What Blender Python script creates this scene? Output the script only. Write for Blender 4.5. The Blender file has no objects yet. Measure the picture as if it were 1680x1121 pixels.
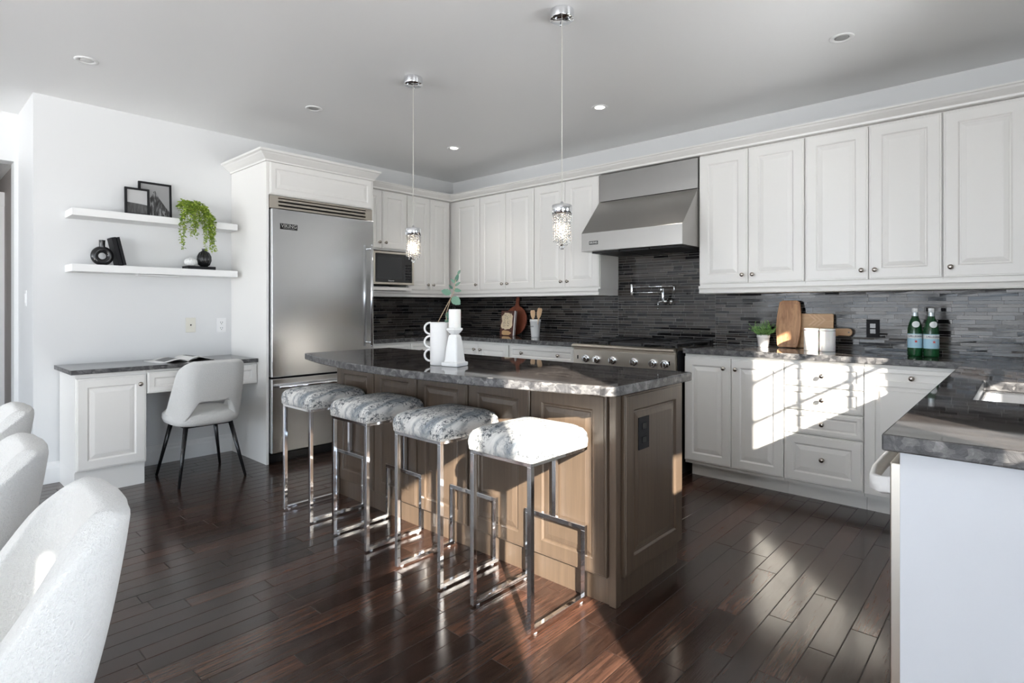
import bpy, bmesh, math, random
from mathutils import Matrix, Vector
random.seed(7)
SC = bpy.context.scene
C = SC.collection
PI = math.pi
R_ = math.radians

# ------------------------------------------------------------------ camera
cam_d = bpy.data.cameras.new('camera'); cam = bpy.data.objects.new('camera', cam_d); C.objects.link(cam)
cam.location = (5.1139, -4.5764, 1.2470)
cam.rotation_euler = (PI/2, 0, R_(42.2508))
cam_d.sensor_width = 36.0; cam_d.lens = 929.23/1680*36; cam_d.shift_y = -56.66/1680
cam_d.clip_start = 0.05; cam_d.clip_end = 200
SC.camera = cam
# ------------------------------------------------------------------ world, sun, exposure
SC.view_settings.view_transform = 'Standard'; SC.view_settings.look = 'None'
SC.view_settings.gamma = 1; SC.view_settings.use_curve_mapping = False
SC.view_settings.exposure = 0.0
W = bpy.data.worlds.new('daylight'); SC.world = W; W.use_nodes = True
wn = W.node_tree; wn.nodes.clear()
_o = wn.nodes.new('ShaderNodeOutputWorld'); _b = wn.nodes.new('ShaderNodeBackground')
_t = wn.nodes.new('ShaderNodeTexCoord'); _s = wn.nodes.new('ShaderNodeSeparateXYZ'); _r = wn.nodes.new('ShaderNodeValToRGB')
_m = wn.nodes.new('ShaderNodeMapRange'); _m.inputs['From Min'].default_value = -0.5; _m.inputs['From Max'].default_value = 1.0
_r.color_ramp.elements[0].position = 0.0; _r.color_ramp.elements[0].color = (2.7, 2.75, 2.8, 1)
_r.color_ramp.elements[1].position = 1.0; _r.color_ramp.elements[1].color = (0.62, 0.78, 1.0, 1)
e = _r.color_ramp.elements.new(0.30); e.color = (1.7, 1.75, 1.8, 1)
e = _r.color_ramp.elements.new(0.38); e.color = (0.86, 1.0, 1.16, 1)
wn.links.new(_t.outputs['Generated'], _s.inputs[0]); wn.links.new(_s.outputs['Z'], _m.inputs['Value'])
wn.links.new(_m.outputs[0], _r.inputs[0]); wn.links.new(_r.outputs[0], _b.inputs['Color'])
_b.inputs['Strength'].default_value = 6.6
wn.links.new(_b.outputs[0], _o.inputs[0])

def sun_lamp(strength):
    d = bpy.data.lights.new('sun', 'SUN'); d.energy = strength; d.angle = R_(0.7); d.color = (1.0, 0.93, 0.82)
    o = bpy.data.objects.new('sun', d); C.objects.link(o); o.location = (12, -9, 6)
    o.rotation_euler = Vector((-1.32, 1.0, -0.785)).to_track_quat('-Z', 'Y').to_euler()
sun_lamp(28.0)

# openings in the two window walls: (y0, y1, z0, z1) on the east wall, (x0, x1, z0, z1) on the south wall
XE, YS = 5.52, -12.0
EAST = [(-2.078, -1.40, 1.12, 2.17), (-3.43, -3.12, 1.17, 1.60), (-4.48, -3.915, 0.06, 2.34), (-5.08, -4.52, 1.54, 2.10), (-6.45, -5.82, 1.66, 1.96), (-8.3, -6.9, 0.06, 2.34), (-11.3, -9.3, 0.06, 2.34), (-6.75, -5.95, 0.06, 0.85)]  # last opening is an added one, kept low to send light up to the ceiling
SOUTH = [(-0.5, 1.4, 0.08, 2.60), (1.55, 3.4, 0.08, 2.60), (3.55, 5.35, 0.08, 2.60)]
def portal(loc, rot, w, h):
    d = bpy.data.lights.new('window_daylight', 'AREA'); d.shape = 'RECTANGLE'; d.size = w; d.size_y = h
    d.cycles.is_portal = True
    o = bpy.data.objects.new('window_daylight', d); C.objects.link(o); o.location = loc; o.rotation_euler = rot
for y0, y1, z0, z1 in EAST:
    portal((XE+0.16, (y0+y1)/2, (z0+z1)/2), (PI/2, 0, PI/2), y1-y0, z1-z0)
for x0, x1, z0, z1 in SOUTH:
    portal(((x0+x1)/2, YS-0.16, (z0+z1)/2), (PI/2, 0, 0), x1-x0, z1-z0)

# ------------------------------------------------------------------ materials
def mat(name, col=(0.8,0.8,0.8), rough=0.5, metal=0.0, coat=0.0, spec=None, trans=0.0, ior=None, emit=None, estr=0, aniso=0):
    m = bpy.data.materials.new(name); m.use_nodes = True
    b = m.node_tree.nodes['Principled BSDF']
    b.inputs['Base Color'].default_value = (*col, 1); b.inputs['Roughness'].default_value = rough
    b.inputs['Metallic'].default_value = metal; b.inputs['Coat Weight'].default_value = coat
    if coat: b.inputs['Coat Roughness'].default_value = 0.08
    if spec is not None: b.inputs['Specular IOR Level'].default_value = spec
    b.inputs['Transmission Weight'].default_value = trans
    if ior: b.inputs['IOR'].default_value = ior
    if aniso: b.inputs['Anisotropic'].default_value = aniso
    if emit: b.inputs['Emission Color'].default_value = (*emit, 1); b.inputs['Emission Strength'].default_value = estr
    return m
def N(m, t): return m.node_tree.nodes.new(t)
def L(m, a, b): m.node_tree.links.new(a, b)
def BS(m): return m.node_tree.nodes['Principled BSDF']
def coords(m, scale=(1,1,1), island=False, rot=(0,0,0), kind='Object'):
    t = N(m, 'ShaderNodeTexCoord'); mp = N(m, 'ShaderNodeMapping'); mp.inputs['Scale'].default_value = scale; mp.inputs['Rotation'].default_value = rot
    L(m, t.outputs[kind], mp.inputs['Vector'])
    if island:
        g = N(m, 'ShaderNodeNewGeometry'); mu = N(m, 'ShaderNodeMath'); mu.operation = 'MULTIPLY'; mu.inputs[1].default_value = 53.0
        L(m, g.outputs['Random Per Island'], mu.inputs[0]); cx = N(m, 'ShaderNodeCombineXYZ')
        L(m, mu.outputs[0], cx.inputs[0]); L(m, mu.outputs[0], cx.inputs[1]); L(m, cx.outputs[0], mp.inputs['Location'])
    return mp.outputs[0]
def noise(m, vec, scale=5, detail=4, rough=0.5, dist=0.0):
    n = N(m, 'ShaderNodeTexNoise'); n.inputs['Scale'].default_value = scale; n.inputs['Detail'].default_value = detail
    n.inputs['Roughness'].default_value = rough; n.inputs['Distortion'].default_value = dist
    L(m, vec, n.inputs['Vector']); return n.outputs['Fac']
def ramp(m, fac, stops):
    r = N(m, 'ShaderNodeValToRGB'); L(m, fac, r.inputs[0]); el = r.color_ramp.elements
    el[0].position, el[0].color = stops[0][0], (*stops[0][1], 1)
    el[1].position, el[1].color = stops[-1][0], (*stops[-1][1], 1)
    for p, c in stops[1:-1]:
        q = el.new(p); q.color = (*c, 1)
    return r.outputs[0]
def mixc(m, fac, a, b, mode='MIX'):
    x = N(m, 'ShaderNodeMix'); x.data_type = 'RGBA'; x.blend_type = mode
    for i, v in ((0, fac), (6, a), (7, b)):
        if isinstance(v, (int, float)): x.inputs[i].default_value = v
        elif isinstance(v, tuple): x.inputs[i].default_value = (*v, 1)
        else: L(m, v, x.inputs[i])
    return x.outputs[2]
def bump(m, h, strength=0.1, dist=0.01):
    b = N(m, 'ShaderNodeBump'); b.inputs['Strength'].default_value = strength; b.inputs['Distance'].default_value = dist
    L(m, h, b.inputs['Height']); L(m, b.outputs[0], BS(m).inputs['Normal'])
def gray(v): return (v, v, v)

M = {}
M['wall'] = mat('wall_paint', (0.74, 0.745, 0.745), 0.5)
M['ceiling'] = mat('ceiling_paint', (0.88, 0.88, 0.875), 0.42)
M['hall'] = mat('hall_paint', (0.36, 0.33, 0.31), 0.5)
M['white'] = mat('cabinet_paint', (0.83, 0.815, 0.785), 0.32)
M['trimw'] = mat('trim_paint', (0.83, 0.83, 0.82), 0.3)
M['shelfw'] = mat('shelf_white', (0.86, 0.86, 0.85), 0.4)
M['panelw'] = mat('end_panel_white', (0.72, 0.75, 0.80), 0.35)
M['black'] = mat('black_gloss', (0.012, 0.012, 0.013), 0.12)
M['blackm'] = mat('black_matte', (0.014, 0.014, 0.016), 0.6, spec=0.2)
M['darkglass'] = mat('dark_glass', (0.02, 0.022, 0.024), 0.06)
M['chrome'] = mat('chrome', (0.82, 0.83, 0.85), 0.07, 1.0)
M['nickel'] = mat('brushed_nickel', (0.42, 0.38, 0.34), 0.22, 1.0)
M['iron'] = mat('cast_iron', (0.02, 0.02, 0.022), 0.5)
M['whiteg'] = mat('white_ceramic', (0.83, 0.83, 0.82), 0.28)
M['whitem'] = mat('white_matte_ceramic', (0.82, 0.81, 0.80), 0.6)
M['wax'] = mat('candle_wax', (0.86, 0.85, 0.83), 0.5); BS(M['wax']).inputs['Subsurface Weight'].default_value = 0.1
M['ivory'] = mat('ivory_plastic', (0.74, 0.72, 0.64), 0.4)
M['whitep'] = mat('white_plastic', (0.84, 0.84, 0.84), 0.35)
def pane_glass():
    m = bpy.data.materials.new('window_glass'); m.use_nodes = True; nt = m.node_tree; nt.nodes.clear()
    o = N(m, 'ShaderNodeOutputMaterial'); t = N(m, 'ShaderNodeBsdfTransparent'); g = N(m, 'ShaderNodeBsdfGlossy'); g.inputs['Roughness'].default_value = 0.02
    f = N(m, 'ShaderNodeFresnel'); f.inputs['IOR'].default_value = 1.3; x = N(m, 'ShaderNodeMixShader')
    L(m, f.outputs[0], x.inputs[0]); L(m, t.outputs[0], x.inputs[1]); L(m, g.outputs[0], x.inputs[2]); L(m, x.outputs[0], o.inputs[0]); return m
M['glass'] = pane_glass()
M['crystal'] = mat('crystal', (1,1,1), 0.02, trans=1.0, ior=1.5)
M['bulb'] = mat('bulb_glow', (1,0.9,0.75), 0.3, emit=(1.0, 0.80, 0.55), estr=16)
M['led'] = mat('downlight_glow', (1,1,1), 0.3, emit=(1.0, 0.95, 0.88), estr=9)
M['ledoff'] = mat('downlight_lens', (0.75,0.75,0.73), 0.35)
M['paper'] = mat('paper', (0.80, 0.79, 0.77), 0.6)
M['cord'] = mat('clear_cord', (0.62, 0.60, 0.55), 0.3)
M['gold'] = mat('badge_steel', (0.75,0.75,0.74), 0.2, 1.0)
M['terracotta'] = mat('dried_pink', (0.62, 0.38, 0.30), 0.7)

# brushed steel
def steel(name, col, rough, axis):
    m = mat(name, col, rough, 1.0)
    sc = {'x': (2, 150, 150), 'y': (150, 2, 150)}[axis]
    n = noise(m, coords(m, sc), 1.0, 3, 0.6)
    mr = N(m, 'ShaderNodeMapRange'); mr.inputs['To Min'].default_value = rough-0.004; mr.inputs['To Max'].default_value = rough+0.006
    L(m, n, mr.inputs['Value']); L(m, mr.outputs[0], BS(m).inputs['Roughness'])
    return m
M['steel'] = steel('stainless_hood', (0.42, 0.41, 0.395), 0.27, 'x')
M['steelf'] = steel('stainless_fridge', (0.70, 0.705, 0.71), 0.22, 'y')
M['steelw'] = steel('stainless_warm', (0.60, 0.55, 0.48), 0.3, 'y')

# floor planks
def floor_mat():
    m = mat('oak_floor_dark', rough=0.15, coat=0.15, spec=0.45); BS(m).inputs['Coat Roughness'].default_value = 0.1
    v = coords(m, (26, 1.6, 1), True)
    g1 = noise(m, v, 1.6, 6, 0.6, 1.6)
    v2 = coords(m, (90, 4, 1), True); g2 = noise(m, v2, 2.0, 3, 0.6)
    c = ramp(m, g1, [(0.30, (0.012, 0.0062, 0.0048)), (0.5, (0.034, 0.0175, 0.0125)), (0.70, (0.085, 0.043, 0.029))])
    c = mixc(m, 0.35, c, ramp(m, g2, [(0.35, (0.009,0.005,0.004)), (0.70, (0.075,0.038,0.026))]))
    g = N(m, 'ShaderNodeNewGeometry')
    t = ramp(m, g.outputs['Random Per Island'], [(0.0, gray(0.65)), (0.5, gray(1.0)), (0.9, gray(1.45)), (1.0, (2.0,1.7,1.5))])
    c = mixc(m, 1.0, c, t, 'MULTIPLY')
    L(m, c, BS(m).inputs['Base Color'])
    r = N(m, 'ShaderNodeMapRange'); r.inputs['To Min'].default_value = 0.12; r.inputs['To Max'].default_value = 0.27
    L(m, g2, r.inputs['Value']); L(m, r.outputs[0], BS(m).inputs['Roughness'])
    big = noise(m, coords(m, (7, 1.2, 1), True), 1.0, 2, 0.5)
    ad = N(m, 'ShaderNodeMath'); ad.operation = 'ADD'; L(m, g2, ad.inputs[0])
    ml = N(m, 'ShaderNodeMath'); ml.operation = 'MULTIPLY'; ml.inputs[1].default_value = 3; L(m, big, ml.inputs[0]); L(m, ml.outputs[0], ad.inputs[1])
    bump(m, ad.outputs[0], 0.10, 0.002)
    return m
M['floor'] = floor_mat()
M['gap'] = mat('floor_gap', (0.010, 0.006, 0.005), 0.5)

def tile_mat():
    m = mat('glass_mosaic', rough=0.12, spec=0.30)
    g = N(m, 'ShaderNodeNewGeometry')
    c = ramp(m, g.outputs['Random Per Island'], [(0.0, (0.005,0.005,0.006)), (0.30, (0.010,0.009,0.010)), (0.42, (0.030,0.026,0.023)), (0.55, (0.034,0.029,0.025)), (0.8, (0.044,0.037,0.032)), (1.0, (0.085,0.074,0.065))])
    L(m, c, BS(m).inputs['Base Color'])
    r = ramp(m, g.outputs['Random Per Island'], [(0.0, gray(0.05)), (0.45, gray(0.10)), (0.6, gray(0.16)), (1.0, gray(0.12))])
    L(m, r, BS(m).inputs['Roughness'])
    return m
M['tile'] = tile_mat()
M['grout'] = mat('grout', (0.30, 0.29, 0.28), 0.8)

def granite():
    m = mat('dark_granite', rough=0.035, spec=0.5)
    v = coords(m, (1, 2.2, 2))
    w = noise(m, v, 2.2, 8, 0.65, 1.8)
    f = noise(m, coords(m, (10, 22, 22)), 2.4, 6, 0.7, 2.5)
    c = ramp(m, f, [(0.30, (0.016,0.014,0.015)), (0.46, (0.040,0.036,0.037)), (0.55, (0.13,0.115,0.105)), (0.61, (0.055,0.050,0.050)), (0.72, (0.32,0.29,0.27))])
    c2 = ramp(m, f, [(0.35, (0.014,0.012,0.013)), (0.7, (0.085,0.075,0.070))])
    k = ramp(m, w, [(0.45, gray(0)), (0.62, gray(1))])
    L(m, mixc(m, k, c2, c), BS(m).inputs['Base Color'])
    return m
M['granite'] = granite()
def granite_edge():
    m = mat('rough_granite_edge', rough=0.35, spec=0.5)
    vo = N(m, 'ShaderNodeTexVoronoi'); vo.inputs['Scale'].default_value = 42; L(m, coords(m, (1,1,1.4)), vo.inputs['Vector'])
    n = noise(m, coords(m, (1,1,1)), 22, 6, 0.7, 1.0)
    c = mixc(m, 0.55, ramp(m, vo.outputs['Color'], [(0.25, (0.035,0.034,0.036)), (0.55, (0.10,0.098,0.10)), (0.8, (0.24,0.235,0.23))]), ramp(m, n, [(0.38, (0.025,0.024,0.025)), (0.55, (0.085,0.083,0.085)), (0.70, (0.30,0.29,0.285))]))
    L(m, c, BS(m).inputs['Base Color']); bump(m, n, 0.5, 0.006)
    return m
M['gedge'] = granite_edge()
def edge_faces(o):
    o.data.materials.append(M['gedge'])
    for p in o.data.polygons:
        if abs(p.normal.z) < 0.5: p.material_index = 1

def island_wood():
    m = mat('stained_maple', rough=0.33, coat=0.25); BS(m).inputs['Coat Roughness'].default_value = 0.18
    v = coords(m, (30, 30, 1.2))
    g = noise(m, v, 2.0, 5, 0.6, 0.6)
    big = noise(m, coords(m, (3,3,1)), 1.2, 2)
    c = ramp(m, g, [(0.25, (0.062, 0.042, 0.028)), (0.75, (0.140, 0.095, 0.061))])
    c = mixc(m, 0.5, c, ramp(m, big, [(0.3, (0.070,0.050,0.037)), (0.7, (0.115,0.085,0.062))]))
    L(m, c, BS(m).inputs['Base Color'])
    return m
M['iwood'] = island_wood()

def fabric(name, col, s=350, st=0.35):
    m = mat(name, col, 0.95, spec=0.15)
    v = coords(m, (1,1,1)); n = noise(m, v, s, 3, 0.7)
    L(m, mixc(m, n, tuple(c*0.90 for c in col), tuple(min(1, c*1.06) for c in col)), BS(m).inputs['Base Color'])
    bump(m, n, st, 0.009)
    BS(m).inputs['Sheen Weight'].default_value = 0.25
    return m
M['boucle'] = fabric('cream_boucle', (0.74, 0.735, 0.715), 170, 0.7)

def hide():
    m = mat('brushed_hide', rough=0.7, spec=0.2)
    v = coords(m, (5, 2.0, 3)); a = noise(m, v, 1.5, 5, 0.65, 1.6)
    v2 = coords(m, (60, 40, 50)); b = noise(m, v2, 1.6, 4, 0.7, 0.8)
    base = ramp(m, a, [(0.38, (0.22,0.25,0.28)), (0.47, (0.46,0.47,0.47)), (0.54, (0.72,0.71,0.68)), (0.68, (0.82,0.81,0.78))])
    spk = ramp(m, b, [(0.42, gray(0)), (0.48, gray(1))])
    a2 = noise(m, coords(m, (3, 1.2, 2), rot=(0,0,0.4)), 2.2, 3, 0.5, 1.0)
    zone = ramp(m, a2, [(0.44, gray(0)), (0.52, gray(1))])
    sp = mixc(m, zone, (1.0,1.0,1.0), spk)
    L(m, mixc(m, sp, (0.10,0.11,0.12), base), BS(m).inputs['Base Color'])
    bump(m, b, 0.2, 0.003)
    return m
M['hide'] = hide()

def wood(name, a, b, scale, rough=0.45):
    m = mat(name, rough=rough)
    g = noise(m, coords(m, scale), 1.5, 5, 0.6, 1.2)
    L(m, ramp(m, g, [(0.3, a), (0.7, b)]), BS(m).inputs['Base Color'])
    return m
M['acacia'] = wood('acacia_board', (0.30, 0.135, 0.06), (0.62, 0.36, 0.19), (22, 22, 1.5))
M['oakb'] = wood('oak_board', (0.48, 0.28, 0.14), (0.64, 0.42, 0.23), (3, 20, 20))
M['redwood'] = wood('red_board', (0.16, 0.04, 0.02), (0.32, 0.09, 0.045), (26, 26, 2))
M['beech'] = wood('beech', (0.62, 0.40, 0.22), (0.75, 0.53, 0.33), (30, 30, 3))
def leafm(name, a, b, tr=0.15):
    m = mat(name, rough=0.5)
    g = N(m, 'ShaderNodeNewGeometry'); L(m, ramp(m, g.outputs['Random Per Island'], [(0.0, a), (1.0, b)]), BS(m).inputs['Base Color'])
    return m
M['leafy'] = leafm('trailing_leaf', (0.10, 0.20, 0.015), (0.42, 0.52, 0.08))
M['leafe'] = leafm('eucalyptus_leaf', (0.045, 0.13, 0.085), (0.17, 0.30, 0.215))
M['leafh'] = leafm('herb_leaf', (0.07, 0.22, 0.04), (0.28, 0.48, 0.14))
M['stem'] = mat('stem', (0.45, 0.33, 0.22), 0.7)
M['bottle'] = mat('green_glass', (0.015, 0.12, 0.04), 0.04, trans=0.55, ior=1.5)
M['label'] = mat('label_blue', (0.42, 0.66, 0.80), 0.5)
M['label2'] = mat('label_white', (0.80, 0.83, 0.84), 0.5)
M['navy'] = mat('ink_navy', (0.02, 0.04, 0.12), 0.5)
M['red'] = mat('ink_red', (0.7, 0.06, 0.05), 0.5)
M['ink'] = mat('ink_gray', (0.15, 0.15, 0.15), 0.5)
M['silver'] = mat('foil_silver', (0.6, 0.68, 0.72), 0.3, 0.6)
M['tan'] = mat('cookbook_print', (0.62, 0.40, 0.20), 0.5)
M['tan2'] = mat('cookbook_cream', (0.80, 0.66, 0.46), 0.5)
M['brownc'] = mat('cookbook_cover', (0.10, 0.04, 0.03), 0.4)
def photo_mat(name, mountain):
    m = mat(name, rough=0.2)
    v = coords(m, (1,1,1)); 
    n = noise(m, coords(m, (3, 22, 5), rot=(0.5,0,0)), 2.2, 6, 0.6, 1.0)
    L(m, ramp(m, n, [(0.40, gray(0.02)), (0.52, gray(0.07)), (0.60, gray(0.30)), (0.8, gray(0.5))] if mountain else [(0.3, gray(0.03)), (0.7, gray(0.12))]), BS(m).inputs['Base Color'])
    return m
M['rock'] = photo_mat('mountain_print', True)
M['field'] = photo_mat('field_print', False)
M['skyp'] = mat('print_sky', gray(0.33), 0.2)
M['skyp2'] = mat('print_sky_pale', gray(0.50), 0.2)

# ------------------------------------------------------------------ mesh helpers
class MB:
    def __init__(s, mx=None): s.v = []; s.f = []; s.sm = []; s.mx = mx
    def add(s, vs, fs, smooth=False):
        n = len(s.v)
        s.v += [(s.mx @ Vector(p)) if s.mx else Vector(p) for p in vs]
        for f in fs: s.f.append(tuple(i+n for i in f)); s.sm.append(smooth)
        return s
    def box(s, x0, x1, y0, y1, z0, z1):
        v = [(x0,y0,z0),(x1,y0,z0),(x1,y1,z0),(x0,y1,z0),(x0,y0,z1),(x1,y0,z1),(x1,y1,z1),(x0,y1,z1)]
        return s.add(v, [(0,3,2,1),(4,5,6,7),(0,1,5,4),(1,2,6,5),(2,3,7,6),(3,0,4,7)])
    def prism(s, poly, z0, z1, axis='z', smooth=False):
        n = len(poly)
        def P(a, b, c): return {'z': (a,b,c), 'y': (a,c,b), 'x': (c,a,b)}[axis]
        v = [P(a,b,z0) for a,b in poly] + [P(a,b,z1) for a,b in poly]
        s.add(v, [tuple(range(n))[::-1], tuple(range(n, 2*n))])
        k = len(s.v) - 2*n
        for i in range(n):
            j = (i+1) % n; s.f.append((k+i, k+j, k+n+j, k+n+i)); s.sm.append(smooth)
        return s
    def loft(s, rings, caps=True, smooth=True, closed=True):
        n = len(rings[0]); v = [p for r in rings for p in r]; f = []
        for i in range(len(rings)-1):
            for j in range(n if closed else n-1):
                k = (j+1) % n; f.append((i*n+j, i*n+k, (i+1)*n+k, (i+1)*n+j))
        s.add(v, f, smooth)
        if caps:
            k = len(s.v)-len(v)
            s.f.append(tuple(range(k, k+n))[::-1]); s.sm.append(False)
            s.f.append(tuple(range(len(s.v)-n, len(s.v)))); s.sm.append(False)
        return s
    def lathe(s, prof, c=(0,0,0), seg=32, smooth=True, caps=True, sx=1, sy=1):
        rings = [[(c[0]+r*sx*math.cos(2*PI*j/seg), c[1]+r*sy*math.sin(2*PI*j/seg), c[2]+z) for j in range(seg)] for r, z in prof]
        return s.loft(rings, caps, smooth)
    def tube(s, path, r, seg=10, smooth=True):
        P = [Vector(p) for p in path]; rings = []
        rr = r if isinstance(r, (list, tuple)) else [r]*len(P)
        up = Vector((0,0,1)); prev = None
        for i, p in enumerate(P):
            t = (P[min(i+1, len(P)-1)] - P[max(i-1, 0)]).normalized()
            a = prev if prev is not None else (up if abs(t.z) < 0.9 else Vector((1,0,0)))
            b = t.cross(a).normalized(); a = b.cross(t).normalized(); prev = a
            rings.append([tuple(p + a*math.cos(2*PI*j/seg+PI/seg)*rr[i] + b*math.sin(2*PI*j/seg+PI/seg)*rr[i]) for j in range(seg)])
        return s.loft(rings, True, smooth)
    def bar(s, a, b, w): return s.tube([a, b], w*0.7071, 4, False)
    def ball(s, c, r, seg=12, rings=8, sz=1.0):
        prof = [(max(1e-4, r*math.sin(PI*i/rings)), -r*sz*math.cos(PI*i/rings)) for i in range(rings+1)]
        return s.lathe(prof, c, seg, True, False)
    def shift(s, d):
        s.v = [p + Vector(d) for p in s.v]; return s
def T(x=0, y=0, z=0, rz=0, rx=0, ry=0):
    return Matrix.Translation((x,y,z)) @ Matrix.Rotation(rz, 4, 'Z') @ Matrix.Rotation(ry, 4, 'Y') @ Matrix.Rotation(rx, 4, 'X')
FL = PI/2      # fronts that face +x (left wall): local x runs along world +y

def obj(name, mb, m, parent=None, bevel=0, org=None, sub=0, solid=0, bseg=2, weld=False):
    o_ = Vector(org) if org is not None else (Vector(parent['_org']) if parent is not None else Vector((0,0,0)))
    me = bpy.data.meshes.new(name); me.from_pydata([tuple(p - o_) for p in mb.v], [], mb.f); me.update()
    me.polygons.foreach_set('use_smooth', mb.sm)
    if weld:
        b = bmesh.new(); b.from_mesh(me); bmesh.ops.remove_doubles(b, verts=b.verts, dist=1e-5); bmesh.ops.recalc_face_normals(b, faces=b.faces); b.to_mesh(me); b.free()
    else:
        b = bmesh.new(); b.from_mesh(me); bmesh.ops.recalc_face_normals(b, faces=b.faces); b.to_mesh(me); b.free()
    me.materials.append(M[m] if isinstance(m, str) else m)
    o = bpy.data.objects.new(name, me); C.objects.link(o)
    if parent is not None: o.parent = parent; o['_org'] = (0,0,0) if False else tuple(o_)
    else: o.location = o_; o['_org'] = tuple(o_)
    if solid:
        md = o.modifiers.new('thickness', 'SOLIDIFY'); md.thickness = solid; md.offset = 0
    if bevel:
        md = o.modifiers.new('bevel', 'BEVEL'); md.width = bevel; md.segments = bseg; md.limit_method = 'ANGLE'; md.angle_limit = R_(35)
    if sub:
        md = o.modifiers.new('subdivision', 'SUBSURF'); md.levels = sub; md.render_levels = sub
    return o
def tag(o, label=None, cat=None, group=None, kind=None):
    if label: o['label'] = label
    if cat: o['category'] = cat
    if group: o['group'] = group
    if kind: o['kind'] = kind
    return o
def thing(name, loc, label, cat, group=None):
    o = bpy.data.objects.new(name, None); C.objects.link(o); o.location = loc; o['_org'] = tuple(loc); o.empty_display_size = 0.1
    return tag(o, label, cat, group)
def struct(name, mb, m, bevel=0, parent=None):
    o = obj(name, mb, m, parent, bevel)
    if parent is None: o['kind'] = 'structure'
    return o
def copy_tree(o, parent=None):
    c = o.copy(); C.objects.link(c); c.parent = parent
    for ch in list(o.children): copy_tree(ch, c)
    return c
def text_mb(s, size, depth=0.001, mx=None, spacing=1.0, bold=0.0, sx=1.0):
    cu = bpy.data.curves.new('lettering', 'FONT'); cu.body = s; cu.size = size; cu.extrude = depth/2; cu.align_x = 'CENTER'; cu.align_y = 'CENTER'; cu.space_character = spacing; cu.offset = bold; cu.resolution_u = 3
    o = bpy.data.objects.new('lettering', cu); C.objects.link(o)
    dg = bpy.context.evaluated_depsgraph_get(); me = o.evaluated_get(dg).to_mesh()
    mb = MB(mx); rot = Matrix.Rotation(PI/2, 4, 'X') @ Matrix.Diagonal((sx,1,1,1))
    mb.add([tuple(rot @ v.co) for v in me.vertices], [tuple(p.vertices) for p in me.polygons])
    o.evaluated_get(dg).to_mesh_clear(); bpy.data.objects.remove(o); bpy.data.curves.remove(cu)
    return mb

# raised panel front: local x 0..w, z 0..h, front face at y=-t
def panel(mb, w, h, t=0.02, stile=0.062, mx=None, x0=0, z0=0, raised=True, gr=0.008):
    old = mb.mx; mb.mx = mx
    prof = [(0.0, 0.0), (0.0, -t+0.006), (0.003, -t+0.003), (0.009, -t+0.003), (0.011, -t), (stile-0.004, -t), (stile, -t+0.003), (stile+0.004, -t+gr), (stile+0.010, -t+gr)]
    if raised: prof += [(stile+0.014, -t+gr-0.002), (stile+0.036, -t+0.002)]
    prof = [(i, y) for i, y in prof if i < min(w, h)/2 - 0.004]
    rings = [[(x0+i, y, z0+i), (x0+w-i, y, z0+i), (x0+w-i, y, z0+h-i), (x0+i, y, z0+h-i)] for i, y in prof]
    mb.loft(rings, True, False); mb.mx = old
    return mb
def knob(parent, p, d, r=0.015, m='nickel'):
    # p on the face, d outward direction
    q = Vector((0,0,1)).rotation_difference(Vector(d)).to_matrix().to_4x4()
    mb = MB(Matrix.Translation(p) @ q)
    mb.lathe([(r*0.62,0),(r*0.62,0.002),(r*0.36,0.004),(r*0.33,0.012),(r*0.72,0.016),(r*0.98,0.020),(r,0.024),(r*0.8,0.028),(r*0.3,0.030),(0.0005,0.0302)], seg=20)
    return obj('knob', mb, m, parent)
def front(root, name, org, rz, w, h, knobs=(), t=0.02, stile=0.062, m='white', raised=True):
    mx = T(*org, rz=rz)
    o = obj(name, panel(MB(), w, h, t, stile, mx, raised=raised), m, root)
    out = (mx.to_3x3() @ Vector((0,-1,0)))
    for kx, kz in knobs: knob(o, mx @ Vector((kx, -t, kz)), out)
    return o

# ------------------------------------------------------------------ room shell
def planks():
    mb = MB(); w = 0.09; g = 0.0007; c = 0.0018; x = -3.4; i = 0
    while x < XE:
        y = -12.0 - random.random()*1.0
        while y < 0.0:
            l = random.choice([0.45, 0.62, 0.8, 0.95, 1.15]) * random.uniform(0.85, 1.15)
            y0, y1 = max(y, -12.0), min(y+l, 0.0)
            if y1 > y0+0.02:
                a, b, p, q = x+g, x+w-g, y0+g, y1-g
                h = random.uniform(-0.0004, 0.0)
                v = [(a,p,-0.002),(b,p,-0.002),(b,q,-0.002),(a,q,-0.002),(a+c,p+c,h),(b-c,p+c,h),(b-c,q-c,h),(a+c,q-c,h)]
                mb.add(v, [(4,5,6,7),(0,1,5,4),(1,2,6,5),(2,3,7,6),(3,0,4,7)])
            y += l
        x += w; i += 1
    return mb
fl = struct('floor', planks(), 'floor')
struct('floor_substrate', MB().box(-3.4, XE+0.15, YS-0.15, 0.15, -0.12, -0.0015), 'gap', parent=fl)
struct('ceiling', MB().box(-0.82, XE+0.15, YS-0.15, 0.15, 2.74, 2.86), 'ceiling')
struct('wall_back', MB().box(-0.15, XE+0.15, 0.0, 0.15, 0, 2.74), 'wall')
struct('wall_left', MB().box(-0.15, 0.0, -3.90, 0.0, 0, 2.74), 'wall')
struct('wall_return', MB().box(-0.82, -0.15, -3.90, -3.75, 0, 2.74), 'wall')
# wall with the hall doorway, x = -0.67
struct('wall_hall', MB().box(-0.82, -0.67, -5.10, -3.90, 2.37, 2.74).box(-0.82, -0.67, YS, -5.10, 0, 2.74).box(-0.82, -0.67, -3.925, -3.90, 0, 2.37), 'wall')
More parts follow.
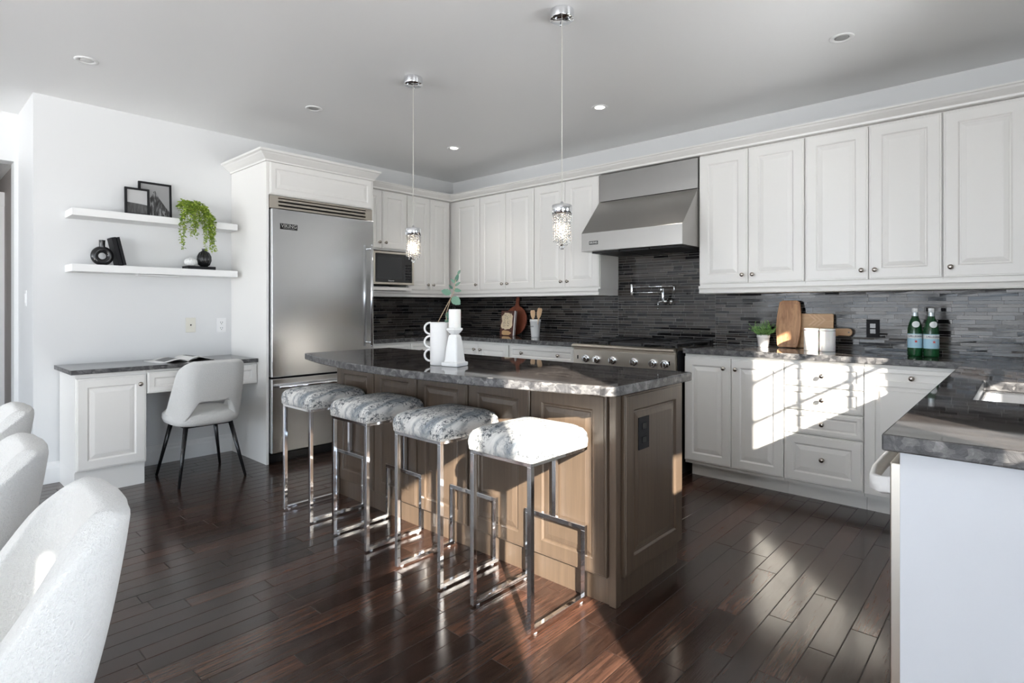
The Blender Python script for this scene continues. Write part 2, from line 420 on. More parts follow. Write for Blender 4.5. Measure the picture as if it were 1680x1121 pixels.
# hallway beyond
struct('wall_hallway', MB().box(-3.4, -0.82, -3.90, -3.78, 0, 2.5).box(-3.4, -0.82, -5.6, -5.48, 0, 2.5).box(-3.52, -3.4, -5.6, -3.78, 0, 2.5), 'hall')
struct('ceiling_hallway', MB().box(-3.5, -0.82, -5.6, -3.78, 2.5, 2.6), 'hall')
cr = MB()
cr.prism([(-3.90,2.50),(-3.99,2.50),(-3.985,2.48),(-3.94,2.44),(-3.925,2.40),(-3.90,2.39)], -3.39, -0.83, 'x')
struct('trim_1', cr, 'trimw')
cr = MB().box(-1.55, -1.45, -3.935, -3.90, 0, 2.14).box(-2.55, -2.45, -3.935, -3.90, 0, 2.14).box(-2.56, -1.44, -3.94, -3.90, 2.12, 2.24)
struct('trim_2', cr, 'trimw')
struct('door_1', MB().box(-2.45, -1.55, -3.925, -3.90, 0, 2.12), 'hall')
def wall_openings(axis, pos, thick, a0, a1, ops):
    # wall slab with rectangular openings; axis 'x': plane x=pos, running along y
    mb = MB(); xs = sorted({a0, a1, *[o[0] for o in ops], *[o[1] for o in ops]}); 
    for i in range(len(xs)-1):
        m_ = (xs[i]+xs[i+1])/2; zs = [(0, 2.74)]
        for o in ops:
            if o[0] < m_ < o[1]: zs = [(0, o[2]), (o[3], 2.74)]
        for z0, z1 in zs:
            if axis == 'x': mb.box(pos, pos+thick, xs[i], xs[i+1], z0, z1)
            else: mb.box(xs[i], xs[i+1], pos-thick, pos, z0, z1)
    return mb
struct('wall_right', wall_openings('x', XE, 0.15, YS, 0.0, EAST), 'wall')
struct('wall_front', wall_openings('y', YS, 0.15, -0.82, XE+0.15, SOUTH), 'wall')
def window(n, axis, pos, a0, a1, z0, z1, va=(), hz=(), fr=0.03):
    mb = MB(); d = 0.04
    def bx(u0, u1, w0, w1, t=d):
        if axis == 'x': mb.box(pos+0.06-t/2, pos+0.06+t/2, u0, u1, w0, w1)
        else: mb.box(u0, u1, pos-0.06-t/2, pos-0.06+t/2, w0, w1)
    e_ = 0.0
    bx(a0, a0+fr, z0, z1); bx(a1-fr, a1, z0, z1); bx(a0, a1, z0, z0+fr); bx(a0, a1, z1-fr, z1)
    for a in va: bx(a-0.010, a+0.010, z0, z1, 0.02)
    for z in hz: bx(a0, a1, z-0.010, z+0.010, 0.02)
    o = struct('window_%d' % n, mb, 'trimw')
    g = MB()
    if axis == 'x': g.box(pos+0.058, pos+0.062, a0+fr, a1-fr, z0+fr, z1-fr)
    else: g.box(a0+fr, a1-fr, pos-0.062, pos-0.058, z0+fr, z1-fr)
    obj('pane', g, 'glass', o)
window(1, 'x', XE, *EAST[0], va=(-1.80, -1.58), hz=(1.28, 1.55, 1.82), fr=0.008)
window(2, 'x', XE, *EAST[1], fr=0.01)
window(3, 'x', XE, *EAST[2], fr=0.012)
window(4, 'x', XE, *EAST[3], fr=0.02)
window(5, 'x', XE, *EAST[4], fr=0.02)
window(9, 'x', XE, *EAST[5], va=(-7.6,), fr=0.04)
window(10, 'x', XE, *EAST[6], va=(-10.3,), fr=0.04)
window(11, 'x', XE, *EAST[7], fr=0.04)  # made-up low window out of view, added to brighten the ceiling
for i, (a, b, c, d) in enumerate(SOUTH): window(6+i, 'y', YS, a, b, c, d, va=((a+b)/2,), fr=0.05)
# baseboards
def base_prof(): return [(0,0),(0.016,0),(0.016,0.105),(0.012,0.120),(0.012,0.130),(0.006,0.142),(0,0.150)]
mb = MB(); mb.prism([(x, z) for x, z in base_prof()], -3.915, -2.56, 'y'); struct('baseboard_left', mb, 'trimw')
mb = MB(); mb.prism([(-3.90 - a, z) for a, z in base_prof()], -0.67, 0.012, 'x'); struct('baseboard_return', mb, 'trimw')

# ------------------------------------------------------------------ tiled backsplash
def tiles(mb, gb, a0, a1, z0, z1, plane):
    # plane 'R' : wall y=0 facing -y ; 'L' : wall x=0 facing +x, a = y
    hs = [0.0135, 0.0205, 0.0285]; z = z0; gap = 0.0024; row = 0
    while z < z1 - 0.004:
        h = min(hs[(row*2 + random.randint(0,1)) % 3], z1 - z)
        a = a0 - random.random()*0.14
        while a < a1:
            l = random.uniform(0.07, 0.19); b0, b1 = max(a, a0), min(a+l, a1)
            if b1 - b0 > 0.006:
                t = [0.0072 + random.uniform(-0.0003, 0.0003) for _ in range(4)]
                k = random.uniform(-0.0004, 0.0004); t[2] += k; t[3] += k
                q = [(b0+gap/2, z+gap/2), (b1-gap/2, z+gap/2), (b1-gap/2, z+h-gap/2), (b0+gap/2, z+h-gap/2)]
                if plane == 'R': v = [(x, -0.002, y) for x, y in q] + [(x, -t[i], y) for i, (x, y) in enumerate(q)]
                else: v = [(0.002, x, y) for x, y in q] + [(t[i], x, y) for i, (x, y) in enumerate(q)]
                mb.add(v, [(4,5,6,7),(0,1,5,4),(1,2,6,5),(2,3,7,6),(3,0,4,7)])
            a += l
        z += h; row += 1
    if plane == 'R': gb.box(a0, a1, -0.0055, -0.0005, z0, z1)
    else: gb.box(0.0005, 0.0055, a0, a1, z0, z1)
mb, gb = MB(), MB()
tiles(mb, gb, 0.006, 2.30, 0.946, 1.44, 'R'); tiles(mb, gb, 2.30, 3.222, 0.946, 1.80, 'R'); tiles(mb, gb, 3.222, XE-0.005, 0.946, 1.44, 'R')
tiles(mb, gb, -1.585, -0.008, 0.946, 1.44, 'L')
bsr = thing('backsplash', (2.6, -0.004, 0.946), 'dark grey linear glass mosaic backsplash running along both kitchen walls above the worktops', 'backsplash')
obj('tiles', mb, 'tile', bsr); obj('grout', gb, 'grout', bsr)

# ------------------------------------------------------------------ wall cabinets
UB, UT = 1.425, 2.412      # door bottom and top
GW = 'white wall cabinets with raised panel doors'
def wall_cab(wall, a0, a1, doors, label, zb=UB, kz=0.06, right_to=None):
    """doors: list of (start, end, knob side)"""
    D = 0.31
    if wall == 'R':
        root = thing('wall_cabinet', ((a0+a1)/2, -0.002, zb-0.015), label, 'cabinet', GW)
        obj('carcass', MB().box(a0+0.0005, a1-0.0005, -D, -0.0085, zb-0.015, UT+0.01), 'white', root)
        for s, e_, k in doors:
            w = e_-s-0.004
            front(root, 'door', (s+0.002, -D-0.001, zb), 0, w, UT-zb, [((w-0.035) if k == 'r' else 0.035, kz)], stile=0.072)
    else:
        root = thing('wall_cabinet', (0.002, (a0+a1)/2, zb-0.015), label, 'cabinet', GW)
        obj('carcass', MB().box(0.0085, D, a0+0.0005, a1-0.0005, zb-0.015, UT+0.01), 'white', root)
        for s, e_, k in doors:
            w = e_-s-0.004
            front(root, 'door', (D+0.001, s+0.002, zb), FL, w, UT-zb, [((w-0.035) if k == 'r' else 0.035, kz)], stile=0.062)
    return root
wall_cab('L', -1.585, -0.935, [(-1.575, -1.247, 'r'), (-1.247, -0.94, 'l')], 'short two-door white wall cabinet directly above the microwave', zb=1.835)
wall_cab('L', -0.935, -0.335, [(-0.93, -0.63, 'r'), (-0.63, -0.355, 'l')], 'white two-door wall cabinet between the microwave and the room corner')
wall_cab('R', 0.010, 0.785, [(0.395, 0.783, 'r')], 'single-door white wall cabinet in the corner, left end of the range wall')
wall_cab('R', 0.785, 1.545, [(0.787, 1.164, 'r'), (1.164, 1.543, 'l')], 'two-door white wall cabinet above the round red board, second from the corner')
wall_cab('R', 1.545, 2.303, [(1.547, 1.922, 'r'), (1.922, 2.300, 'l')], 'two-door white wall cabinet touching the left side of the range hood')
wall_cab('R', 3.223, 3.981, [(3.225, 3.598, 'r'), (3.598, 3.979, 'l')], 'two-door white wall cabinet touching the right side of the range hood')
wall_cab('R', 3.981, 4.742, [(3.983, 4.360, 'r'), (4.360, 4.740, 'l')], 'two-door white wall cabinet above the wooden boards and black outlet')
wall_cab('R', 4.742, 5.51, [(4.744, 5.128, 'l'), (5.128, 5.508, 'r')], 'white wall cabinet at the right edge of the picture above the sink corner')
# light rails under the wall cabinets
def rail_prof(f): # (distance from wall, z)
    return [(0.012, 1.352), (f-0.004, 1.352), (f-0.001, 1.360), (f-0.006, 1.372), (f-0.003, 1.384), (f+0.006, 1.392), (f+0.006, 1.409), (0.012, 1.409)]
def sweep(mb, prof, path):
    """path: list of (x,y) corners with outward mitre direction for distance-from-wall 0"""
    rings = [[(px + dx*d, py + dy*d, z) for d, z in prof] for (px, py), (dx, dy) in path]
    return mb.loft(rings, True, False)
rp = rail_prof(0.335)
mb = MB(); sweep(mb, rp, [((0,-1.585),(1,0)), ((0,0),(1,-1)), ((2.30,0),(0,-1))])
o = obj('light_rail', mb, 'white', None, org=(0.01,-0.01,1.352)); tag(o, 'white moulded light rail under the wall cabinets left of the hood, around the corner', 'molding')
mb = MB(); sweep(mb, rp, [((3.226,0),(0,-1)), ((5.51,0),(0,-1))])
o = obj('light_rail', mb, 'white', None, org=(4.3,-0.01,1.352)); tag(o, 'white moulded light rail under the wall cabinets right of the hood', 'molding')
# crown
def crown_prof(f): return [(0.012,2.424),(f,2.424),(f+0.010,2.428),(f+0.012,2.440),(f+0.030,2.452),(f+0.050,2.468),(f+0.056,2.478),(f+0.066,2.482),(f+0.066,2.492),(0.012,2.492)]
cp = crown_prof(0.335)
mb = MB(); sweep(mb, cp, [((0,-1.560),(1,0)), ((0,0),(1,-1)), ((5.51,0),(0,-1))])
o = obj('crown_molding', mb, 'white', None, org=(0.01,-0.01,2.424)); tag(o, 'long white crown molding on top of the wall cabinets along both walls', 'molding')

# ------------------------------------------------------------------ fridge surround
fs = thing('fridge_surround', (0.34, -2.07, 0.0), 'tall white cabinet surround with side panel and top panel built around the fridge', 'cabinet')
obj('side_panel', MB().box(0.002, 0.68, -2.575, -2.555, 0, 2.40), 'white', fs, 0.001)
obj('side_panel', MB().box(0.002, 0.68, -1.603, -1.588, 0, 2.40), 'white', fs, 0.001)
obj('top_box', MB().box(0.002, 0.675, -2.555, -1.603, 2.14, 2.40), 'white', fs)
obj('top_panel', panel(MB(), 0.945, 0.255, 0.018, 0.05, T(0.676, -2.552, 2.143, FL)), 'white', fs)
mb = MB(); F0, F1 = 0.70, 0.0
pr_ = [(0.0,2.400),(0.008,2.400),(0.012,2.412),(0.030,2.424),(0.060,2.448),(0.066,2.456),(0.084,2.462),(0.084,2.478),(0.0,2.478)]
rings = [[(0.002, -2.577-d, z) for d, z in pr_], [(0.684+d, -2.577-d, z) for d, z in pr_], [(0.684+d, -1.586+d*0.3, z) for d, z in pr_], [(0.30, -1.586+d*0.3, z) for d, z in pr_]]
mb.loft(rings, True, False); mb.box(0.01, 0.684, -2.577, -1.59, 2.401, 2.47)
obj('crown', mb, 'white', fs)

# ------------------------------------------------------------------ refrigerator
fr = thing('refrigerator', (0.35, -2.08, 0.0), 'tall stainless steel refrigerator with bottom freezer drawer and top grille', 'refrigerator')
Y0, Y1 = -2.552, -1.606
obj('body', MB().box(0.02, 0.66, Y0, Y1, 0.02, 2.135), 'blackm', fs if False else fr)
mb = MB().box(0.662, 0.690, Y0, Y0+0.07, 2.034, 2.132).box(0.662, 0.690, Y1-0.07, Y1, 2.034, 2.132)
for z in (2.036, 2.066, 2.096): mb.prism([(0.664, z), (0.692, z), (0.692, z+0.016), (0.676, z+0.024)], Y0+0.07, Y1-0.07, 'y')
mb.box(0.662, 0.692, Y0, Y1, 2.120, 2.133)
mb2 = MB()
for v in []: pass
obj('grille', mb, 'steelw', fr, 0.001)
d = obj('door', MB().box(0.664, 0.72, Y0+0.004, Y1-0.004, 0.690, 2.026), 'steelf', fr, 0.004)
def bar_handle(parent, p0, p1, out, r=0.011):
    p0, p1, out = Vector(p0), Vector(p1), Vector(out)
    mb = MB().tube([p0, p1], r, 14)
    ax = (p1-p0).normalized()
    for q in (p0+ax*0.03, p1-ax*0.03): mb.tube([q-out, q], r*0.8, 12)
    for q, s in ((p0, -1), (p1, 1)): mb.ball(q, r*1.02, 12, 8)
    return obj('handle', mb, 'chrome', parent)
bar_handle(d, (0.775, -1.665, 0.90), (0.775, -1.665, 1.80), (0.055, 0, 0))
bd = obj('badge', MB().box(0.720, 0.7225, -2.482, -2.338, 1.868, 1.914), 'black', d, 0.0008)
t = text_mb('VIKING', 0.040, 0.0012, T(0.7231, -2.410, 1.895, FL), 1.0, 0.0004); obj('lettering', t, 'gold', bd)
t = MB()
t2 = text_mb('PROFESSIONAL', 0.011, 0.0012, T(0.7231, -2.410, 1.876, FL), 1.35); obj('lettering', t2, 'gold', bd)
d = obj('freezer_drawer', MB().box(0.664, 0.72, Y0+0.004, Y1-0.004, 0.088, 0.676), 'steelf', fr, 0.004)
bar_handle(d, (0.775, -2.50, 0.615), (0.775, -1.66, 0.615), (0.055, 0, 0), 0.013)
obj('toe_grille', MB().box(0.02, 0.655, Y0, Y1, 0.0, 0.084).box(0.655, 0.668, Y0, Y1, 0.012, 0.070), 'black', fr, 0.003)

# ------------------------------------------------------------------ microwave
mw = thing('microwave', (0.2, -1.16, 1.46), 'black and silver microwave oven on the shelf below the short wall cabinet', 'microwave')
ya, yb, za, zb_ = -1.405, -0.900, 1.472, 1.800
ya, yb = -1.40, -0.905
obj('casing', MB().box(0.02, 0.385, ya+0.004, yb-0.004, za+0.002, zb_-0.002), 'blackm', mw, 0.003)
mb = MB(); w_, h_ = yb-ya, zb_-za; mx = T(0.386, ya, za, FL); mb.mx = mx
mb.loft([[(i, y, i),(w_-i, y, i),(w_-i, y, h_-i),(i, y, h_-i)] for i, y in ((0,0),(0,-0.016),(0.003,-0.02),(0.020,-0.02),(0.023,-0.016),(0.023,0.0))], False, False)
obj('silver_frame', mb, 'steelw', mw)
dm = obj('door', MB(mx).box(0.023, w_-0.120, -0.012, 0, 0.023, h_-0.023), 'black', mw, 0.001)
obj('window', MB(mx).box(0.045, w_-0.150, -0.0135, -0.010, 0.055, h_-0.055), 'darkglass', dm)
t = text_mb('Panasonic', 0.018, 0.001, T(0.386, ya, za, FL) @ T(0.215, -0.0131, 0.038)); obj('lettering', t, 'whitep', dm)
cpn = obj('control_panel', MB(mx).box(w_-0.118, w_-0.023, -0.012, 0, 0.023, h_-0.023), 'black', mw, 0.001)
mb = MB(mx)
for r in range(6):
    for c_ in range(3): mb.box(w_-0.105+c_*0.026, w_-0.087+c_*0.026, -0.0128, -0.0115, 0.05+r*0.028, 0.066+r*0.028)
obj('buttons', mb, 'blackm', cpn)
# niche shelf and sides
mb = MB().box(0.0085, 0.405, -1.586, -0.936, 1.414, 1.446).box(0.0085, 0.33, -1.586, -1.570, 1.446, 1.818)
o = obj('microwave_shelf', mb, 'white', None, 0.001, org=(0.2,-1.26,1.414)); tag(o, 'white open shelf with side panel holding the microwave', 'shelf')

# ------------------------------------------------------------------ range hood
hd = thing('range_hood', (2.762, -0.3, 1.72), 'large stainless steel chimney range hood above the gas range', 'range hood')
hx0, hx1 = 2.306, 3.2195
obj('duct_cover', MB().box(hx0+0.003, hx1-0.003, -0.335, -0.009, 2.176, 2.412), 'steel', hd, 0.001)
cap = MB(); sec = [(-0.009, 1.716), (-0.605, 1.716), (-0.605, 1.872), (-0.335, 2.172), (-0.009, 2.172)]
cap.prism(sec, hx0, hx1, 'x')
obj('canopy', cap, 'steel', hd, 0.002)
mb = MB()
for i in range(3): mb.box(hx0+0.05+i*0.275, hx0+0.31+i*0.275, -0.52, -0.10, 1.705, 1.7155)
obj('filter', mb, 'iron', hd, 0.002)
bd = obj('badge', MB().box(2.385, 2.472, -0.6072, -0.605, 1.770, 1.800), 'black', hd, 0.0005)
obj('lettering', text_mb('VIKING', 0.024, 0.001, T(2.4285, -0.6077, 1.785)), 'gold', bd)

# ------------------------------------------------------------------ base cabinets
BB, BT = 0.124, 0.884
GB = 'white base cabinets under the dark worktops'
def base_cab(label, loc, boxes, toe, name='base_cabinet'):
    root = thing(name, loc, label, 'cabinet', GB)
    mb = MB()
    for b in boxes: mb.box(*b)
    obj('carcass', mb, 'white', root)
    mb = MB()
    for b in toe: mb.box(*b)
    if toe: obj('toe_kick', mb, 'white', root)
    return root
FY = -0.608
r = base_cab('white base cabinet with drawer fronts on the left wall beside the fridge', (0.3,-1.1,0), [(0.01,0.605,-1.584,-0.63,0.10,0.904)], [(0.02,0.53,-1.584,-0.63,0,0.0995)])
front(r, 'drawer', (0.606,-1.575,0.735), FL, 0.455, 0.149, [(0.12,0.075),(0.335,0.075)], stile=0.03)
front(r, 'drawer', (0.606,-1.115,0.735), FL, 0.455, 0.149, [(0.12,0.075),(0.335,0.075)], stile=0.03)
front(r, 'door', (0.606,-1.575,BB), FL, 0.455, 0.60, [(0.42,0.55)]); front(r, 'door', (0.606,-1.115,BB), FL, 0.455, 0.60, [(0.035,0.55)])
r = base_cab('white two-door base cabinet in the far corner of the range wall', (1.0,-0.3,0), [(0.01,1.476,-0.606,-0.01,0.10,0.904)], [(0.53,1.476,-0.53,-0.02,0,0.0995)])
front(r, 'door', (0.70,FY,BB), 0, 0.365, BT-BB, [(0.325,0.70)]); front(r, 'door', (1.071,FY,BB), 0, 0.400, BT-BB, [(0.04,0.70)])
r = base_cab('white wide-drawer base cabinet touching the left side of the range', (1.9,-0.3,0), [(1.478,2.288,-0.606,-0.01,0.10,0.904)], [(1.478,2.288,-0.53,-0.02,0,0.0995)])
front(r, 'drawer', (1.495,FY,0.755), 0, 0.745, 0.130, [(0.16,0.065),(0.585,0.065)], stile=0.035)
front(r, 'drawer', (1.495,FY,0.445), 0, 0.745, 0.302, [(0.16,0.16),(0.585,0.16)]); front(r, 'drawer', (1.495,FY,BB), 0, 0.745, 0.313, [(0.16,0.16),(0.585,0.16)])
r = base_cab('white base cabinet with two tall doors directly right of the range', (3.6,-0.3,0), [(3.244,3.933,-0.606,-0.01,0.10,0.904)], [(3.262,3.933,-0.53,-0.02,0,0.0995)])
front(r, 'door', (3.246,FY,BB), 0, 0.340, BT-BB, [(0.295,0.69)]); front(r, 'door', (3.590,FY,BB), 0, 0.342, BT-BB, [(0.035,0.69)])
r = base_cab('white base cabinet with a stack of four drawers, partly sunlit', (4.15,-0.3,0), [(3.935,4.388,-0.606,-0.01,0.10,0.904)], [(3.935,4.388,-0.53,-0.02,0,0.0995)])
for z0, z1, kz in ((0.740,0.884,0.5),(0.587,0.734,0.5),(0.434,0.581,0.5),(0.124,0.428,0.53)):
    front(r, 'drawer', (3.938,FY,z0), 0, 0.447, z1-z0, [(0.225,(z1-z0)*kz)], stile=0.034 if z1-z0 < 0.2 else 0.062)
r = base_cab('white one-door corner base cabinet between the drawer stack and the right counter run', (4.7,-0.3,0), [(4.390,5.50,-0.606,-0.01,0.10,0.904)], [(4.390,4.975,-0.53,-0.02,0,0.0995)])
mb = MB(); mx = T(4.392,FY,BB)
panel(mb, 0.490, BT-BB, 0.02, 0.05, mx)
mb = MB(mx)
W_, H_ = 0.490, BT-BB
mb.box(0, W_, -0.008, 0, 0, H_)
def frame_face(mb, x0, x1, z0, z1, holes):
    zs = [z0] + [z for h in holes for z in h[2:]] + [z1]
    mb.box(x0, x1, -0.02, -0.008, z0, holes[0][2])
    for i, h in enumerate(holes):
        mb.box(x0, h[0], -0.02, -0.008, h[2], h[3]); mb.box(h[1], x1, -0.02, -0.008, h[2], h[3])
        mb.box(x0, x1, -0.02, -0.008, h[3], holes[i+1][2] if i+1 < len(holes) else z1)
frame_face(mb, 0, W_, 0, H_, [(0.055, W_-0.055, 0.06, 0.655), (0.055, W_-0.055, 0.690, 0.735)])
mb.box(0.080, W_-0.080, -0.019, -0.010, 0.085, 0.630)
dd = obj('door', mb, 'white', r, 0.002)
knob(dd, mx @ Vector((0.235, -0.02, 0.712)), (0,-1,0))

# east run: dishwasher nearest the camera, sink cabinet behind it
r = base_cab('white sink base cabinet under the stainless sink on the window side', (5.2,-1.7,0), [(4.905,5.50,-2.24,-0.66,0.10,0.700),(4.905,4.92,-2.24,-0.66,0.70,0.904)], [(4.98,5.50,-2.24,-0.64,0,0.0995)])
for i in range(3):
    y = -0.70 - i*0.515
    front(r, 'door', (4.903, y, BB), -PI/2, 0.505, BT-BB, [(0.04 if i % 2 else 0.465, 0.70)])
dw = thing('dishwasher', (5.15, -2.58, 0.0), 'stainless dishwasher with a curved bar handle at the near end of the right worktop', 'dishwasher')
obj('tub', MB().box(4.905, 5.48, -2.905, -2.25, 0.09, 0.895), 'blackm', dw)
o = obj('door', MB().box(4.867, 4.904, -2.932, -2.245, 0.10, 0.868), 'steelw', dw, 0.003)
pts = [(4.867, -2.885, 0.800), (4.842, -2.880, 0.796), (4.820, -2.84, 0.790), (4.806, -2.72, 0.785), (4.803, -2.58, 0.783), (4.806, -2.44, 0.785), (4.820, -2.32, 0.790), (4.842, -2.285, 0.796), (4.867, -2.28, 0.800)]
mb = MB()
rings = [[(x, y, z-0.022), (x-0.012, y, z-0.018), (x-0.012, y, z+0.018), (x, y, z+0.022), (x+0.004, y, z)] for x, y, z in pts]
mb.loft(rings, True, True)
obj('handle', mb, 'whitep', o)
obj('toe_kick', MB().box(4.93, 5.46, -2.905, -2.25, 0, 0.0895), 'blackm', dw)
o = obj('end_panel', MB().box(4.889, 5.515, -2.945, -2.9335, 0.0, 0.904), 'panelw', None, 0.001, org=(5.2,-2.925,0)); tag(o, 'plain pale end panel closing the right counter run, nearest the camera', 'panel')

# ------------------------------------------------------------------ worktops
def slab(mb, xs, ys, skip, z0, z1):
    for i in range(len(xs)-1):
        for j in range(len(ys)-1):
            if (i, j) in skip: continue
            x0, x1, y0, y1 = xs[i], xs[i+1], ys[j], ys[j+1]
            has = lambda a, b: 0 <= a < len(xs)-1 and 0 <= b < len(ys)-1 and (a, b) not in skip
            v = [(x0,y0,z0),(x1,y0,z0),(x1,y1,z0),(x0,y1,z0),(x0,y0,z1),(x1,y0,z1),(x1,y1,z1),(x0,y1,z1)]
            f = [(0,3,2,1),(4,5,6,7)]
            if not has(i, j-1): f.append((0,1,5,4))
            if not has(i+1, j): f.append((1,2,6,5))
            if not has(i, j+1): f.append((2,3,7,6))
            if not has(i-1, j): f.append((3,0,4,7))
            mb.add(v, f)
    return mb
ZT0, ZT1 = 0.905, 0.945
mb = slab(MB(), [0.002, 0.633, 2.288], [-1.584, -0.637, -0.002], {(1,0)}, ZT0, ZT1)
o = obj('worktop', mb, 'granite', None, 0.004, org=(0.3,-0.3,ZT0), weld=True); tag(o, 'polished dark granite worktop running from the fridge round the corner to the range', 'worktop'); edge_faces(o)
SK = (4.985, 5.42, -2.20, -1.55)
mb = slab(MB(), [3.236, 4.858, SK[0], SK[1], XE-0.003], [-2.985, SK[2], SK[3], -0.637, -0.002], {(0,0),(0,1),(0,2),(2,1)}, ZT0, ZT1)
o = obj('worktop', mb, 'granite', None, 0.004, org=(5.0,-0.3,ZT0), weld=True); tag(o, 'polished dark granite worktop right of the range with the sink set in it', 'worktop'); edge_faces(o)
# sink
sk = thing('sink', (5.2, -1.87, 0.72), 'stainless steel undermount sink in the right worktop', 'sink')
def rrect(x0, x1, y0, y1, r, z, n=5):
    p = []
    for cx, cy, a in ((x1-r,y1-r,0),(x0+r,y1-r,90),(x0+r,y0+r,180),(x1-r,y0+r,270)):
        for k in range(n+1): p.append((cx+r*math.cos(R_(a+90*k/n)), cy+r*math.sin(R_(a+90*k/n)), z))
    return p
mb = MB(); a, b, c_, d_ = SK
mb.loft([rrect(a-0.008,b+0.008,c_-0.008,d_+0.008,0.02,0.9035), rrect(a+0.004,b-0.004,c_+0.004,d_-0.004,0.05,0.9045), rrect(a+0.012,b-0.012,c_+0.012,d_-0.012,0.05,0.895), rrect(a+0.015,b-0.015,c_+0.015,d_-0.015,0.05,0.74), rrect(a+0.035,b-0.035,c_+0.035,d_-0.035,0.05,0.722), rrect(5.16,5.24,-1.91,-1.83,0.035,0.720)], False, True)
mb.f.append(tuple(range(len(mb.v)-24, len(mb.v)))); mb.sm.append(True)
obj('bowl', mb, mat('sink_steel', (0.72,0.73,0.75), 0.2, 1.0), sk)
obj('drain', MB().lathe([(0.045,0),(0.045,0.003),(0.03,0.004),(0.0005,0.002)], (5.2,-1.87,0.7205), 24), 'chrome', sk)

# ------------------------------------------------------------------ island
isl = thing('kitchen_island', (2.78, -2.28, 0.0), 'brown stained wooden kitchen island with raised panel fronts and end panel', 'island')
IX0, IX1, IY0, IY1 = 1.705, 3.856, -2.552, -1.975
obj('body', MB().box(IX0, IX1-0.001, IY0+0.001, IY1, 0.11, 0.904), 'iwood', isl)
obj('plinth', MB().box(IX0+0.004, IX1-0.004, IY0+0.003, IY1-0.02, 0.0, 0.1095), 'iwood', isl)
obj('corner_post', MB().box(IX1-0.028, IX1+0.006, IY0-0.008, IY0+0.030, 0.0, 0.904), 'iwood', isl, 0.003)
obj('corner_post', MB().box(IX0-0.004, IX0+0.02, IY0-0.008, IY0+0.02, 0, 0.904), 'iwood', isl, 0.003)
for i in range(5):
    x = 1.722 + i*0.4205
    front(isl, 'panel', (x+0.004, IY0, 0.115), 0, 0.412, 0.765, stile=0.07, m='iwood')
front(isl, 'end_panel', (IX1, -2.512, 0.115), FL, 0.535, 0.765, stile=0.075, m='iwood')
# outlet on the island end
ot = obj('outlet', MB().box(3.872, 3.878, -2.402, -2.312, 0.628, 0.768), 'blackm', None, 0.001, org=(3.872,-2.357,0.70))
def worktop_island():
    top = []
    # near-left corner -> arc -> near-right corner, then back
    xa, xb = 1.600, 3.967
    import math as _m
    n = 28; ya_, sag = -2.745, 0.175
    for i in range(n+1):
        t_ = i/n; x = xa+0.015 + (xb-0.062-xa-0.015)*t_
        top.append((x, ya_ - sag*(1-(2*t_-1)**2)*1.0))
    for a_ in range(1, 6): 
        ang = R_(-75 + a_*15); top.append((xb-0.062+0.062*_m.cos(ang), ya_+0.04+0.055*_m.sin(ang)))
    top += [(xb, -2.07), (xa, -2.07)]
    return top
mb = MB().prism(worktop_island(), ZT0, ZT1)
o = obj('worktop', mb, 'granite', None, 0.007, org=(2.78,-2.28,ZT0), bseg=3); tag(o, 'polished dark granite worktop with a bowed front edge on the island', 'worktop'); edge_faces(o)
# (the outlet on the island end)
tag(ot, 'black double outlet on the end panel of the brown island', 'outlet')
mb = MB()
for z in (0.668, 0.728):
    mb.lathe([(0.017,0),(0.017,0.0015),(0.0005,0.0018)], (0,0,0), 20)
mb = MB()
for z in (0.668, 0.728): mb.box(3.878, 3.880, -2.374, -2.340, z-0.014, z+0.014)
obj('socket', mb, 'black', ot, 0.004)

# ------------------------------------------------------------------ range
rg = thing('gas_range', (2.76, -0.35, 0.0), 'stainless steel six-knob gas range with black cast iron grates', 'stove')
gx0, gx1 = 2.292, 3.206
obj('body', MB().box(gx0, gx1, -0.655, -0.02, 0.10, 0.925), 'steelw', rg, 0.002)
obj('side_trim', MB().box(gx1+0.001, gx1+0.006, -0.66, -0.02, 0.0, 0.92), 'blackm', rg)
obj('toe_kick', MB().box(gx0+0.01, gx1, -0.60, -0.03, 0.0, 0.0995), 'black', rg)
mb = MB(); mb.prism([(-0.655,0.905),(-0.700,0.905),(-0.722,0.912),(-0.728,0.922),(-0.722,0.934),(-0.705,0.940),(-0.655,0.940)], gx0-0.004, gx1+0.002, 'x')
obj('bullnose', mb, 'steelw', rg, 0.002)
mb = MB(); mb.prism([(-0.656,0.745),(-0.690,0.745),(-0.700,0.755),(-0.700,0.890),(-0.694,0.9045),(-0.656,0.9045)], gx0, gx1, 'x')
cpn = obj('control_panel', mb, 'steelw', rg, 0.002)
for x in (gx0+0.045, gx1-0.045): obj('indicator', MB().box(x-0.006, x+0.006, -0.702, -0.7005, 0.815, 0.845), 'black', cpn)
for x in (2.42, 2.525, 2.677, 2.868, 3.030, 3.125):
    q = T(x, -0.7005, 0.822, 0, PI/2)
    mb = MB(q).lathe([(0.034,0),(0.034,0.006),(0.028,0.010),(0.0005,0.0105)], seg=28)
    k = obj('burner_knob', mb, 'chrome', rg)
    mb = MB(q).lathe([(0.024,0.0106),(0.024,0.030),(0.021,0.034),(0.0005,0.0345)], seg=28); mb.box(-0.006, 0.006, -0.022, 0.022, 0.03, 0.046)
    obj('grip', mb, 'chrome', k, 0.001)
mb = MB().box(gx0+0.02, gx1-0.02, -0.695, -0.656, 0.15, 0.735)
od = obj('oven_door', mb, 'steelw', rg, 0.004)
obj('window', MB().box(gx0+0.2, gx1-0.2, -0.6975, -0.695, 0.30, 0.58), 'black', od)
bar_handle(od, (gx0+0.06, -0.745, 0.70), (gx1-0.06, -0.745, 0.70), (0,-0.05,0), 0.013)
mb = MB()
